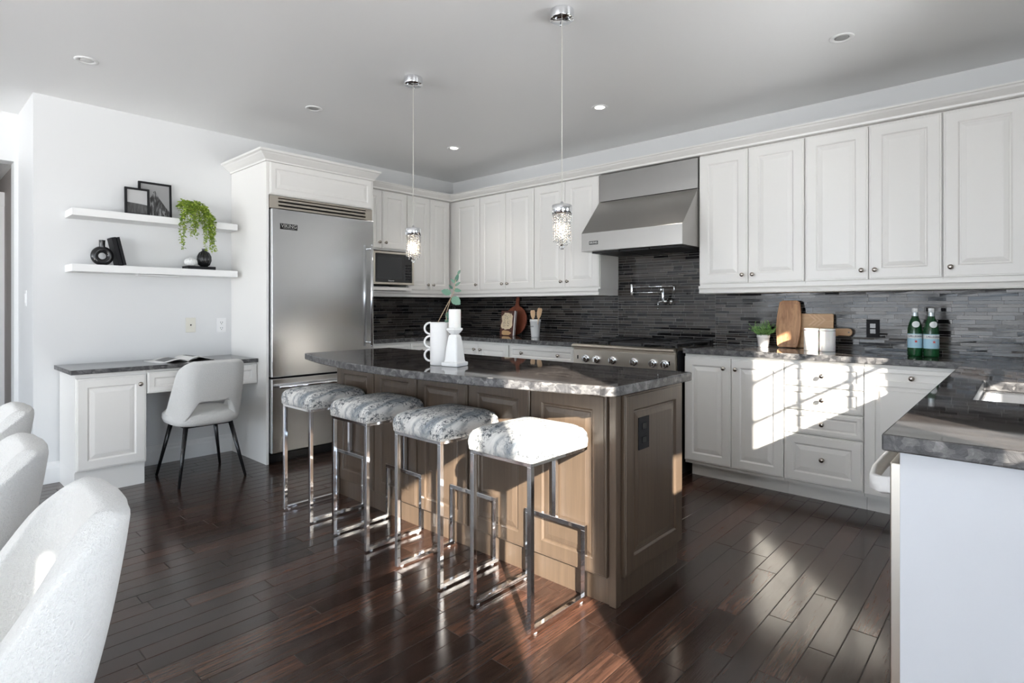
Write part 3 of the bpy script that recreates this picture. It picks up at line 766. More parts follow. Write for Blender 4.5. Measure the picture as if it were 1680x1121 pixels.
for i in range(3):
    x0 = gx0+0.012 + i*0.300; x1 = x0+0.288
    if i == 1: continue
    for y in (-0.625, -0.335, -0.045): mb.box(x0, x1, y-0.006, y+0.006, 0.955, 0.968)
    for x in (x0+0.006, (x0+x1)/2, x1-0.006): mb.box(x-0.006, x+0.006, -0.631, -0.039, 0.955, 0.968)
    for y in (-0.48, -0.19): mb.box(x0+0.02, x1-0.02, y-0.005, y+0.005, 0.958, 0.970)
    for x in (x0+0.006, x1-0.006):
        for y in (-0.625, -0.335, -0.045): mb.box(x-0.008, x+0.008, y-0.008, y+0.008, 0.926, 0.956)
obj('grates', mb, 'iron', rg, 0.002)
mb = MB()
for x in (gx0+0.156, gx0+0.756):
    for y in (-0.48, -0.19): mb.lathe([(0.05,0),(0.05,0.008),(0.035,0.012),(0.035,0.020),(0.0005,0.022)], (x,y,0.926), 24)
obj('burners', mb, 'iron', rg)
obj('griddle', MB().box(gx0+0.315, gx0+0.600, -0.625, -0.05, 0.926, 0.962), 'iron', rg, 0.006)
obj('rear_vent', MB().box(gx0, gx1, -0.035, -0.0095, 0.926, 0.975), 'black', rg, 0.002)

# ------------------------------------------------------------------ pot filler
pf = thing('pot_filler', (2.84, -0.008, 1.295), 'chrome folding pot filler tap on the tiles above the range', 'faucet')
q = T(2.815, -0.0085, 1.295, 0, PI/2)
mb = MB(q).lathe([(0.032,0),(0.032,0.006),(0.026,0.012),(0.014,0.016),(0.013,0.060),(0.019,0.066),(0.019,0.09),(0.0005,0.092)], seg=24)
obj('wall_flange', mb, 'chrome', pf)
def cyl(mb, x, y, z0, z1, r): mb.lathe([(r*0.9,0),(r,0.003),(r,z1-z0-0.003),(r*0.9,z1-z0)], (x,y,z0), 20); return mb
mb = cyl(MB(), 2.79, -0.078, 1.285, 1.408, 0.0125); mb.tube([(2.815,-0.078,1.295),(2.745,-0.078,1.295)], 0.009, 12)
obj('upright', mb, 'chrome', pf)
mb = MB().tube([(2.745,-0.078,1.30),(2.742,-0.078,1.235)], 0.005, 10); mb.ball((2.742,-0.078,1.232), 0.007)
obj('lever', mb, 'chrome', pf)
mb = MB().tube([(2.79,-0.078,1.375),(2.505,-0.098,1.375)], 0.0065, 12)
obj('lower_arm', mb, 'chrome', pf)
mb = cyl(MB(), 2.498, -0.10, 1.352, 1.452, 0.013); obj('joint', mb, 'chrome', pf)
mb = MB().tube([(2.498,-0.10,1.424),(2.905,-0.13,1.424)], 0.0065, 12); mb.tube([(2.905,-0.13,1.424),(2.918,-0.13,1.418),(2.92,-0.13,1.400),(2.92,-0.13,1.360)], 0.006, 12)
mb.tube([(2.80,-0.13,1.420),(2.80,-0.13,1.400),(2.80,-0.13,1.372)], [0.006,0.010,0.013], 12)
obj('spout_arm', mb, 'chrome', pf)

# ------------------------------------------------------------------ desk
dk = thing('desk', (0.27, -3.18, 0.0), 'built-in white desk with a narrow dark granite top along the left wall', 'desk')
obj('carcass', MB().box(0.018, 0.508, -3.757, -3.352, 0.155, 0.803), 'white', dk)
obj('plinth', MB().box(0.018, 0.487, -3.757, -3.357, 0.0, 0.1545), 'white', dk)
front(dk, 'door', (0.509, -3.755, 0.165), FL, 0.400, 0.610, [(0.360, 0.545)], stile=0.065)
da = dk
obj('drawer_box', MB().box(0.002, 0.508, -3.350, -2.577, 0.635, 0.803), 'white', da)
front(da, 'drawer_front', (0.509, -3.348, 0.636), FL, 0.385, 0.150, stile=0.045); front(da, 'drawer_front', (0.509, -2.960, 0.636), FL, 0.380, 0.150, stile=0.045)
mb = MB().box(0.002, 0.545, -3.786, -2.578, 0.804, 0.834)
edge_faces(obj('desk_top', mb, 'granite', dk, 0.003))
# open magazine
mg = thing('open_magazine', (0.30, -3.05, 0.834), 'open magazine lying on the desk top behind the desk chair', 'magazine')
for s in (-1, 1):
    mb = MB(T(0.27, -3.06, 0.8345, 0.08)); pr2 = []
    n = 8
    for i in range(n+1):
        t_ = i/n; y = s*0.20*t_; z = 0.030*math.sin(PI*min(1, t_*1.25))*(1-t_)+0.003 + (0.012 if s > 0 else 0)*math.sin(PI*t_)
        pr2.append((y, z))
    rings = [[(-0.14, y, z), (0.14, y, z), (0.14, y, max(0.0,z-0.004)), (-0.14, y, max(0.0,z-0.004))] for y, z in pr2]
    mb.loft(rings, True, True)
    p = obj('page', mb, 'paper', mg)
    mb = MB(T(0.27, -3.06, 0.8345, 0.08)); 
    a = [(y, z+0.0008) for y, z in pr2[2:7]]
    rings = [[(-0.08, y, z), (0.10, y, z)] for y, z in a]; mb.loft(rings, False, True, False)
    obj('picture', mb, 'ink', p)

# ------------------------------------------------------------------ shelves
for z0, z1, lab in ((1.886, 1.937, 'upper white floating shelf on the left wall, with picture frames and trailing plant'), (1.496, 1.548, 'lower white floating shelf on the left wall, with vases and black books')):
    o = obj('floating_shelf', MB().box(0.001, 0.235, -3.724, -2.614, z0, z1), 'shelfw', None, 0.0015, org=(0.1,-3.17,z0)); tag(o, lab, 'shelf', 'floating shelves on the left wall')
o = obj('shelf_light', MB().box(0.04, 0.12, -3.30, -3.02, 1.486, 1.4955), 'whitep', None, 0.002, org=(0.08,-3.16,1.486)); tag(o, 'slim white light bar under the lower floating shelf', 'light')
ZS1, ZS0 = 1.937, 1.548
def picture(y0, y1, h, x, lab, rockm, lean=0.06):
    root = thing('picture_frame', (x, (y0+y1)/2, ZS1), lab, 'picture frame', 'black picture frames on the upper shelf')
    w = y1-y0; mx = T(x, y0, ZS1+0.002, FL) @ Matrix.Rotation(-lean, 4, 'X')
    mb = MB(mx); b = 0.014
    mb.loft([[(i,y,i),(w-i,y,i),(w-i,y,h-i),(i,y,h-i)] for i, y in ((0,0.008),(0,-0.014),(b,-0.014),(b,-0.004))], False, False)
    mb.box(0.001, w-0.001, 0.0, 0.008, 0.001, h-0.001)
    obj('frame', mb, 'blackm', root)
    pic = obj('print', MB(mx).box(b, w-b, -0.004, -0.0005, b, h-b), 'skyp' if rockm else 'skyp2', root)
    if rockm:
        pts = [(0.016,0.02),(w-0.016,0.02),(w-0.016,0.06),(w*0.86,0.08),(w*0.72,0.125),(w*0.60,0.165),(w*0.50,0.215),(w*0.45,0.205),(w*0.38,0.165),(w*0.28,0.135),(w*0.16,0.09),(0.016,0.06)]
        obj('mountain', MB(mx).prism(pts, -0.0046, -0.0041, 'y'), 'rock', pic)
    else:
        obj('field', MB(mx).prism([(b,b),(w-b,b),(w-b,h*0.40),(w*0.6,h*0.43),(b,h*0.46)], -0.0046, -0.0041, 'y'), 'field', pic)
    return root
picture(-3.395, -3.235, 0.205, 0.150, 'small black picture frame with a pale field photo on the upper shelf', False)
picture(-3.290, -3.065, 0.275, 0.088, 'larger black picture frame with a snowy mountain photo behind the small frame', True)
# trailing plant
def leaf(mb, p, d, n, l, w, fold=0.25):
    d = Vector(d).normalized(); n = Vector(n); s = d.cross(n).normalized(); n = s.cross(d).normalized(); p = Vector(p)
    a = p; b = p + d*l; m1 = p + d*l*0.45 + s*w/2 + n*w*fold; m2 = p + d*l*0.45 - s*w/2 + n*w*fold; c = p + d*l*0.5
    mb.add([tuple(a), tuple(m1), tuple(b), tuple(m2), tuple(c)], [(0,4,1),(1,4,2),(2,4,3),(3,4,0)])
def leaf5(mb, p, d, n, l, w, fold=0.15):
    d = Vector(d).normalized(); n = Vector(n); s = d.cross(n).normalized(); n = s.cross(d).normalized(); p = Vector(p)
    out = [(0,0),(0.18,0.38),(0.45,0.5),(0.75,0.36),(1,0)]
    up = [p + d*l*a + s*w*b + n*w*fold*b for a, b in out]; dn = [p + d*l*a - s*w*b + n*w*fold*b for a, b in out[1:-1]]
    mid = [p + d*l*a for a, b in out[1:-1]]
    v = [tuple(x) for x in up + dn + mid]   # up0..4, dn5..7, mid8..10
    mb.add(v, [(0,8,1),(1,8,9,2),(2,9,10,3),(3,10,4),(0,5,8),(5,6,9,8),(6,7,10,9),(7,4,10)], True)
tp = thing('trailing_plant', (0.13, -2.935, ZS1), 'bright green trailing plant spilling over the front edge of the upper shelf', 'plant')
obj('pot', MB().lathe([(0.030,0.0005),(0.042,0.01),(0.050,0.06),(0.048,0.065),(0.042,0.06),(0.0005,0.055)], (0.13,-2.935,ZS1), 24), 'whitem', tp)
rnd = random.Random(3); mb = MB(); st = MB()
cy = -2.935
for i in range(54):
    ang = rnd.uniform(0, 2*PI); rr = rnd.uniform(0.03, 0.105)
    P0 = Vector((0.13, cy, ZS1+0.06)); top = Vector((0.13+0.05*math.cos(ang), cy+rr*math.sin(ang), ZS1+rnd.uniform(0.09, 0.165)))
    pts = [P0, top]
    hang = i < 34
    if hang:
        yy = cy + rnd.uniform(-0.128, 0.130); xx = 0.262+rnd.uniform(0.0, 0.05)
        if cy+0.02 < yy < cy+0.045: yy += 0.04
        ln = rnd.choice([0.04, 0.10, 0.15, 0.20, 0.25]) + (0.0 if yy > cy+0.05 or yy < cy-0.04 else -0.03)
        pts += [Vector((xx-0.03, (yy+top.y)/2, ZS1+0.10)), Vector((xx, yy, ZS1+0.02)), Vector((xx+0.01, yy+rnd.uniform(-.02,.02), ZS1-ln*0.5)), Vector((xx, yy+rnd.uniform(-.02,.02), ZS1-ln))]
    else:
        pts += [Vector((top.x+0.04*math.cos(ang)+0.03, top.y+rnd.uniform(-.06,.06), top.z-0.04))]
    st.tube([tuple(p) for p in pts], 0.0011, 4)
    for k in range(len(pts)-1):
        a, b = pts[k], pts[k+1]; n_ = max(2, int((b-a).length/0.0095))
        if k == 0: n_ = 3
        for j in range(n_):
            for s in (0, 1):
                p = a.lerp(b, (j+rnd.random())/n_)
                d = Vector((rnd.uniform(-.2,1), rnd.uniform(-1,1), rnd.uniform(-.5,.6)))
                leaf(mb, p, d, (rnd.uniform(-.4,1), rnd.uniform(-.3,.3), rnd.uniform(.3,1)), rnd.uniform(.016,.027), rnd.uniform(.012,.019))
obj('foliage', mb, 'leafy', tp); obj('stems', st, 'leafy', tp)
# ring vase
rv = thing('ring_vase', (0.13, -3.53, ZS0), 'glossy black ring-shaped vase at the left of the lower shelf', 'vase')
mb = MB(); Rr, rr = 0.047, 0.024; n1, n2 = 40, 18
rings = []
for i in range(n1):
    a = 2*PI*i/n1; rings.append([(0.13+rr*math.sin(2*PI*j/n2), -3.53+(Rr+rr*math.cos(2*PI*j/n2))*math.cos(a), ZS0+0.0705+(Rr+rr*math.cos(2*PI*j/n2))*math.sin(a)) for j in range(n2)])
rings.append(rings[0]); mb.loft(rings, False, True)
obj('ring_body', mb, 'black', rv)
obj('neck', MB().lathe([(0.018,0.0),(0.019,0.05),(0.021,0.055),(0.017,0.056),(0.015,0.0)], (0.13,-3.53,ZS0+0.130), 24, True, False), 'black', rv)
# leaning books
for i, (yb_, th, h, lab, dpt) in enumerate(((-3.440, 0.026, 0.205, 'black book leaning behind the ring vase, the left one of two', 0.13), (-3.412, 0.020, 0.208, 'black book leaning on the lower shelf, the right one of two', 0.14))):
    mx = T(0.05, yb_, ZS0+0.006, 0, 0.215)
    root = thing('book', (0.05, yb_, ZS0), lab, 'book', 'black books leaning beside the ring vase')
    mb = MB(mx).box(0, dpt, 0, 0.0015, 0, h).box(0, dpt, th-0.0015, th, 0, h).box(dpt-0.0015, dpt, 0, th, 0, h)
    obj('cover', mb, 'blackm', root); obj('pages', MB(mx).box(0.002, dpt-0.003, 0.0015, th-0.0015, 0.003, h-0.003), 'blackm', root)
# stack book + two vases
bk = thing('book', (0.14, -2.89, ZS0), 'thick black book lying flat on the lower shelf under the black vase', 'book')
obj('cover', MB().box(0.07, 0.215, -2.985, -2.780, ZS0+0.001, ZS0+0.004).box(0.07, 0.215, -2.985, -2.780, ZS0+0.023, ZS0+0.026).box(0.2135, 0.215, -2.985, -2.78, ZS0+0.001, ZS0+0.026), 'blackm', bk)
obj('pages', MB().box(0.072, 0.2134, -2.983, -2.782, ZS0+0.004, ZS0+0.023), 'blackm', bk)
ZB = ZS0+0.0262
def ribbed(prof, c, ribs, amp, seg=96, twist=0.0):
    rings = []
    for k, (r, z) in enumerate(prof):
        rings.append([(c[0]+r*(1+amp*math.cos(ribs*(2*PI*j/seg)+twist*z))*math.cos(2*PI*j/seg), c[1]+r*(1+amp*math.cos(ribs*(2*PI*j/seg)+twist*z))*math.sin(2*PI*j/seg), c[2]+z) for j in range(seg)])
    return MB().loft(rings, True, True)
o = obj('bud_vase', ribbed([(0.022,0),(0.040,0.012),(0.047,0.030),(0.043,0.048),(0.028,0.060),(0.013,0.064),(0.012,0.070),(0.009,0.069)], (0.15,-2.945,ZB), 18, 0.035), 'whiteg', None, org=(0.15,-2.945,ZB)); tag(o, 'small round white ribbed vase beside the black vase on the lower shelf', 'vase')
o = obj('ribbed_vase', ribbed([(0.020,0),(0.040,0.015),(0.052,0.05),(0.050,0.085),(0.036,0.115),(0.016,0.130),(0.014,0.140),(0.019,0.146),(0.012,0.145)], (0.15,-2.845,ZB), 14, 0.05, twist=14), 'black', None, org=(0.15,-2.845,ZB)); tag(o, 'black ribbed vase standing on the flat book on the lower shelf', 'vase')
# wall plates
def plate(name, mx, w, h, m, lab, cat, feats, fm='black'):
    root = obj(name, MB(mx).box(-w/2, w/2, -0.006, 0, -h/2, h/2), m, None, 0.0015, org=tuple(mx.translation)); tag(root, lab, cat)
    mb = MB(mx)
    for f in feats: mb.box(*f)
    obj('socket' if cat == 'outlet' else 'insert', mb, fm, root)
    return root
plate('wall_plate', T(0.0005, -2.898, 1.098, FL), 0.075, 0.120, 'ivory', 'ivory wall plate with a centre jack above the desk, left of the white outlet', 'wall plate', [(-0.005,0.005,-0.0085,-0.006,-0.005,0.005)])
f_ = []
for z in (-0.024, 0.024): f_ += [(-0.009,-0.006,-0.0068,-0.006,z-0.006,z+0.006),(0.006,0.009,-0.0068,-0.006,z-0.006,z+0.006),(-0.0025,0.0025,-0.0068,-0.006,z-0.016,z-0.010)]
plate('wall_outlet', T(0.0005, -2.657, 1.092, FL), 0.075, 0.120, 'whitep', 'white double outlet on the left wall above the desk, close to the fridge panel', 'outlet', f_)
plate('wall_outlet', T(4.330, -0.0078, 1.098), 0.078, 0.125, 'blackm', 'black double outlet on the dark tiles right of the wooden boards', 'outlet', [(-0.016,0.016,-0.0085,-0.006,-0.034,-0.004),(-0.016,0.016,-0.0085,-0.006,0.004,0.034)])
plate('light_switch', T(-0.29, -3.9005, 1.31), 0.070, 0.115, 'whitep', 'white light switch on the narrow wall beside the hall doorway', 'switch', [(-0.016,0.016,-0.010,-0.006,-0.033,0.033)], 'trimw')

# ------------------------------------------------------------------ chairs
def sstep(t): t = max(0, min(1, t)); return t*t*(3-2*t)
def make_chair():
    root = thing('upholstered_chair', (0,0,0), '', 'chair')
    # seat: superellipse rings, front towards +y
    def se(a, b, z, n=32, cy=0.0, p=3.2):
        o = []
        for j in range(n):
            t_ = 2*PI*j/n; c_, s_ = math.cos(t_), math.sin(t_)
            o.append((a*math.copysign(abs(c_)**(2/p), c_), cy + b*math.copysign(abs(s_)**(2/p), s_), z))
        return o
    mb = MB(); mb.loft([se(0.10,0.10,0.405), se(0.195,0.20,0.405), se(0.222,0.232,0.418), se(0.232,0.243,0.445), se(0.230,0.240,0.475), se(0.205,0.218,0.498), se(0.14,0.15,0.508), se(0.04,0.04,0.510)], True, True)
    obj('seat', mb, 'boucle', root)
    # wrap-around back
    mb = MB(); NP, NZ = 41, 15; grid = []
    for i in range(NP):
        u = -1 + 2*i/(NP-1); sb = abs(u)*0.44; zb = 0.420 + 0.160*sstep((0.165-sb)/0.035); col = []
        for k in range(NZ):
            z = zb + (0.872-zb)*(k/(NZ-1))**0.85; h = (z-0.42)/0.452
            S = 0.205 + 0.235*(1-h)**1.1 - 0.055*max(0, (h-0.82)/0.18)**2.2
            w = 0.192 + 0.006*math.sin(PI*h); r = 0.085; q = abs(u)*S
            fl_ = w - r
            if q < fl_: x, y = q, 0.0
            elif q < fl_ + r*PI/2: a = (q-fl_)/r; x, y = fl_ + r*math.sin(a), r*(1-math.cos(a))
            else: x, y = w, r + (q-fl_-r*PI/2)
            x = math.copysign(x, u); yb = -0.215 - 0.085*h**1.2 - 0.012*math.sin(PI*h) + 0.030*(x/0.19)**2*(1-0.5*h)
            col.append((x, yb + y, z))
        grid.append(col)
    mb.loft(grid, False, True, False)
    obj('backrest', mb, 'boucle', root, solid=0.060, sub=2)
    for sx in (-1, 1):
        for sy in (-1, 1):
            mb = MB().tube([(sx*0.150, sy*0.150, 0.406), (sx*0.222, sy*0.240, 0.002)], [0.0165, 0.009], 14)
            l = obj('leg', mb, 'black', root)
    obj('under_frame', MB().box(-0.16, 0.16, -0.16, 0.16, 0.392, 0.404), 'blackm', root)
    return root
ch = make_chair()
ch.location = (0.593, -3.022, 0); ch.rotation_euler.z = PI/2
ch['label'] = 'cream boucle chair with black legs pushed up to the desk'
GC = 'cream boucle dining chairs at the left edge'
for i, (x, y, rz, lab) in enumerate(((3.70, -4.575, PI-0.06, 'cream boucle dining chair nearest the camera, lower left, with sun on its inner back'), (3.02, -4.60, PI-0.03, 'cream boucle dining chair, middle of the three in the row at the left edge'), (2.27, -4.53, PI-0.03, 'cream boucle dining chair, farthest of the three in the row at the left edge'))):
    c2 = copy_tree(ch); c2.location = (x, y, 0); c2.rotation_euler.z = rz; c2['label'] = lab; c2['group'] = GC

# ------------------------------------------------------------------ bar stools
def make_stool():
    root = thing('bar_stool', (0,0,0), '', 'stool')
    w = 0.020
    for sx in (-1, 1): obj('post', MB().box(sx*0.156-0.010, sx*0.156+0.010, -0.185, -0.165, 0.008, 0.640), 'chrome', root, 0.001)
    for sx in (-1, 1): obj('floor_rail', MB().box(sx*0.156-0.010, sx*0.156+0.010, -0.165, 0.185, 0.008, 0.026), 'chrome', root, 0.001)
    for sx in (-1, 1): obj('rear_leg', MB().box(sx*0.156-0.010, sx*0.156+0.010, 0.165, 0.185, 0.026, 0.300), 'chrome', root, 0.001)
    obj('footrest_bar', MB().box(-0.166, 0.166, 0.165, 0.185, 0.300, 0.320), 'chrome', root, 0.001)
    obj('center_post', MB().box(-0.010, 0.010, 0.165, 0.185, 0.320, 0.640), 'chrome', root, 0.001)
    mb = MB().box(-0.166, 0.166, -0.185, -0.165, 0.640, 0.655).box(-0.166, 0.166, 0.165, 0.185, 0.640, 0.655).box(-0.166, -0.146, -0.165, 0.165, 0.640, 0.655).box(0.146, 0.166, -0.165, 0.165, 0.640, 0.655)
    obj('seat_frame', mb, 'chrome', root, 0.001)
    def rr(h, z, r): return rrect(-0.178+h, 0.178-h, -0.195+h, 0.183-h, r, z, 5)
    mb = MB().loft([rr(0.004,0.6555,0.02), rr(0.0,0.660,0.022), rr(-0.003,0.690,0.025), rr(0.0,0.716,0.028), rr(0.010,0.734,0.03), rr(0.035,0.749,0.035), rr(0.08,0.758,0.04), rr(0.13,0.762,0.03)], True, True)
    obj('seat_cushion', mb, 'hide', root)
    for sx in (-1, 1):
        for sy in (-0.150, 0.150): obj('foot_glide', MB().lathe([(0.007,0),(0.008,0.002),(0.008,0.008)], (sx*0.156, sy, 0.0), 12), 'whitep', root)
    return root
stl = make_stool()
GS = 'chrome bar stools with patterned seats along the island'
pos = [(1.905, 'bar stool farthest from the camera, in front of the fridge end of the island'), (2.475, 'second bar stool from the fridge end of the island'), (3.045, 'second bar stool from the near end of the island'), (3.567, 'bar stool nearest the camera, its white patterned seat in full sun')]
for i, (x, lab) in enumerate(pos):
    s = stl if i == 0 else copy_tree(stl)
    s.location = (x, -2.765, 0); s['label'] = lab; s['group'] = GS

# ------------------------------------------------------------------ pendants
def make_pendant():
    root = thing('pendant_light', (0,0,0), '', 'pendant lamp')   # origin at ceiling
    obj('ceiling_canopy', MB().lathe([(0.060,0.0),(0.061,-0.004),(0.061,-0.040),(0.058,-0.045),(0.0005,-0.046)], (0,0,-0.001), 36), 'chrome', root)
    cn = MB()
    for a in (0.3, 2.4, 4.5): cn.ball((0.04*math.cos(a), 0.04*math.sin(a), -0.052), 0.006, 10, 6)
    obj('screw', cn, 'chrome', root)
    obj('cable', MB().tube([(0,0,-0.046),(0,0,-0.965)], 0.0022, 8), 'cord', root)
    obj('cap', MB().lathe([(0.006,0.018),(0.008,0.002),(0.048,0.0),(0.050,-0.002),(0.050,-0.046),(0.047,-0.048),(0.0005,-0.046)], (0,0,-0.980), 36), 'chrome', root)
    rnd = random.Random(5)
    k = 0
    for ring, (rad, n) in enumerate(((0.043, 14), (0.026, 8))):
        for j in range(n):
            a = 2*PI*j/n + ring*0.3; x, y = rad*math.cos(a), rad*math.sin(a); mb = MB()
            z = -1.030; zend = -1.160 - (0.012 if ring else 0) - 0.008*(j % 2)
            while z > zend:
                r = rnd.uniform(0.0052, 0.0072)
                mb.lathe([(0.0004, -r), (r*0.9, -r*0.35), (r*0.9, r*0.35), (0.0004, r)], (x, y, z), 6, False, False); z -= r*2+0.0006
            obj('crystal_strand', mb, 'crystal', root)
    obj('crystal_ball', MB().lathe([(0.0005,-0.015),(0.009,-0.012),(0.0145,-0.004),(0.0145,0.004),(0.009,0.012),(0.0005,0.015)], (0,0,-1.190), 10, False, False), 'crystal', root)
    mb = MB().tube([(0,0,-1.028),(0,0,-1.175)], 0.0012, 6); obj('center_wire', mb, 'chrome', root)
    for p in ((-0.012,-0.006,-1.075),(0.014,0.004,-1.085),(0.0,0.0,-1.135)):
        obj('bulb', MB().ball(p, 0.0050, 12, 8, 1.6), 'bulb', root)
    return root
pd = make_pendant()
for i, (x, y, lab) in enumerate(((2.156, -2.277, 'crystal pendant lamp farther from the camera, in front of the microwave'), (3.380, -2.293, 'crystal pendant lamp nearer the camera, left of the range hood'))):
    s = pd if i == 0 else copy_tree(pd)
    s.location = (x, y, 2.74); s['label'] = lab; s['group'] = 'crystal pendants over the island'
    for q in range(1):
        d = bpy.data.lights.new('pendant_glow', 'POINT'); d.energy = 2.0; d.color = (1, 0.8, 0.55); d.shadow_soft_size = 0.02
        o = bpy.data.objects.new('pendant_glow', d); C.objects.link(o); o.parent = s; o.location = (0, 0, -1.105)
# downlights
def make_downlight():
    root = thing('downlight', (0,0,0), '', 'recessed light')
    obj('trim_ring', MB().lathe([(0.062,-0.0005),(0.062,-0.003),(0.056,-0.006),(0.040,-0.004),(0.036,0.0)], (0,0,0), 32, True, False), 'trimw', root)
    return root
dl0 = make_downlight()
for i, (x, y, on, lab) in enumerate(((0.904, -3.771, 0, 'recessed ceiling light at the upper left above the floating shelves'), (1.149, -2.426, 0, 'recessed ceiling light in front of the fridge'), (1.135, -1.005, 1, 'lit recessed ceiling light just right of the far pendant cable'), (2.754, -1.003, 1, 'lit recessed ceiling light in front of the range hood'), (4.356, -1.023, 0, 'recessed ceiling light at the upper right above the wall cabinets'))):
    s = dl0 if i == 0 else copy_tree(dl0)
    s.location = (x, y, 2.74); s['label'] = lab; s['group'] = 'recessed ceiling lights'
    mb = MB().lathe([(0.036,-0.001),(0.030,-0.003),(0.0005,-0.0035)], (0,0,0), 28); mb.shift((x,y,2.74))
    o = obj('lens', mb, 'led' if on else 'ledoff', s, org=(x,y,2.74))
    if on:
        d = bpy.data.lights.new('downlight_beam', 'SPOT'); d.energy = 18; d.spot_size = R_(110); d.spot_blend = 0.6; d.color = (1,0.93,0.84); d.shadow_soft_size = 0.035
        o = bpy.data.objects.new('downlight_beam', d); C.objects.link(o); o.parent = s; o.location = (0,0,-0.012)

# ------------------------------------------------------------------ things on the island
IZ = ZT1 + 0.0005
vz = thing('handled_vase', (2.845, -2.64, IZ), 'tall white vase with wavy loop handles down its left side on the island', 'vase')
obj('body', MB().lathe([(0.048,0),(0.050,0.003),(0.050,0.218),(0.048,0.222),(0.045,0.220),(0.045,0.02),(0.0005,0.018)], (2.845,-2.64,IZ), 40), 'whitem', vz)
dx, dy = -0.74, -0.672       # towards picture left
cx0, cy0 = 2.845, -2.64
for zc in (0.190, 0.120, 0.050):
    pts = []
    for k in range(13):
        a = R_(-95 + 190*k/12)
        rad = 0.049 + 0.030*math.cos(a); pts.append((cx0+dx*rad, cy0+dy*rad, IZ+zc+0.030*math.sin(a)))
    obj('handle', MB().tube(pts, 0.0055, 10), 'whitem', vz)
eu = thing('eucalyptus_branch', (2.85, -2.64, IZ+0.03), 'green eucalyptus branch standing in the white handled vase', 'plant')
mb = MB(); s1 = [(2.845,-2.64,IZ+0.03),(2.835,-2.645,IZ+0.22),(2.875,-2.61,IZ+0.32),(2.90,-2.59,IZ+0.38),(2.905,-2.585,IZ+0.43),(2.915,-2.578,IZ+0.475)]
s2 = [(2.85,-2.63,IZ+0.03),(2.868,-2.615,IZ+0.22),(2.868,-2.615,IZ+0.27),(2.890,-2.597,IZ+0.36)]
mb.tube(s1, 0.0022, 6); mb.tube(s2, 0.002, 6); obj('stem', mb, 'stem', eu)
Rv = Vector((0.7402, 0.6724, 0)); Fv = Vector((-0.6724, 0.7402, 0)); Zv = Vector((0,0,1))
def lf(p, ang, l, w):
    d = Rv*math.cos(R_(ang)) + Zv*math.sin(R_(ang)) - Fv*0.15
    o = MB(); leaf5(o, p, d, -Fv+Zv*0.3, l, w, 0.12); return o
lv = MB()
for p, a, l, w in (((2.890,-2.600,IZ+0.372),165,0.055,0.036),((2.892,-2.598,IZ+0.352),-40,0.060,0.048),((2.897,-2.592,IZ+0.392),-10,0.045,0.022),((2.903,-2.588,IZ+0.41),35,0.04,0.014),((2.905,-2.585,IZ+0.43),70,0.050,0.020),((2.905,-2.585,IZ+0.425),135,0.035,0.014),((2.915,-2.578,IZ+0.470),60,0.03,0.014),((2.895,-2.595,IZ+0.395),130,0.03,0.014),((2.868,-2.615,IZ+0.255),25,0.055,0.034),((2.862,-2.62,IZ+0.235),-30,0.04,0.026),((2.868,-2.615,IZ+0.24),60,0.05,0.03)):
    q = lf(Vector(p), a, l, w); lv.add([tuple(v) for v in q.v], q.f, True)
obj('foliage', lv, 'leafe', eu)
cs = thing('candle_holder', (2.945, -2.625, IZ), 'white faceted ceramic candle holder beside the vase on the island', 'candle holder')
mx = T(2.945, -2.625, IZ, R_(12))
def sq(h, z, r=0.006): return rrect(-h, h, -h, h, r, z, 3)
mb = MB(mx).loft([sq(0.048,0), sq(0.050,0.003), sq(0.050,0.018), sq(0.047,0.021)], True, False); obj('base', mb, 'whiteg', cs, 0.001)
mb = MB(mx).loft([sq(0.042,0.0215,0.008), sq(0.040,0.03,0.012), sq(0.034,0.10,0.012), sq(0.026,0.150,0.010), sq(0.021,0.160,0.010)], True, False); obj('column', mb, 'whiteg', cs, 0.001)
mb = MB(mx).lathe([(0.020,0.1605),(0.028,0.166),(0.040,0.178),(0.046,0.186),(0.046,0.192),(0.040,0.194),(0.0005,0.1935)], seg=6, smooth=False); obj('dish', mb, 'whiteg', cs, 0.0015)
cd = thing('pillar_candle', (2.945, -2.625, IZ+0.194), 'short white pillar candle on the faceted candle holder', 'candle')
obj('wax', MB().lathe([(0.030,0.0),(0.031,0.002),(0.031,0.094),(0.029,0.096),(0.0005,0.094)], (2.945,-2.625,IZ+0.194), 32), 'wax', cd)
obj('wick', MB().tube([(2.945,-2.625,IZ+0.288),(2.947,-2.625,IZ+0.300)], 0.001, 6), 'ink', cd)

# ------------------------------------------------------------------ things on the far left worktop
CZ = ZT1 + 0.0005
# round board leaning on the tiles
rb = thing('round_board', (1.07, -0.05, CZ), 'round reddish brown paddle board leaning on the tiles under the wall cabinet', 'cutting board')
mx = T(1.075, -0.108, CZ+0.001, 0, -0.17)
pts = []
r0 = 0.158
for k in range(49):
    a = R_(-255 + (330)*k/48)
for k in range(41):
    a = R_(90+12 + (336)*k/40); pts.append((r0*math.cos(a), r0+r0*math.sin(a)))
pts += [(0.020, 0.345), (0.024, 0.395), (0.012, 0.412), (-0.012, 0.412), (-0.024, 0.395), (-0.020, 0.345)]
obj('board', MB(mx).prism(pts, 0, 0.016, 'y'), 'redwood', rb, 0.003)
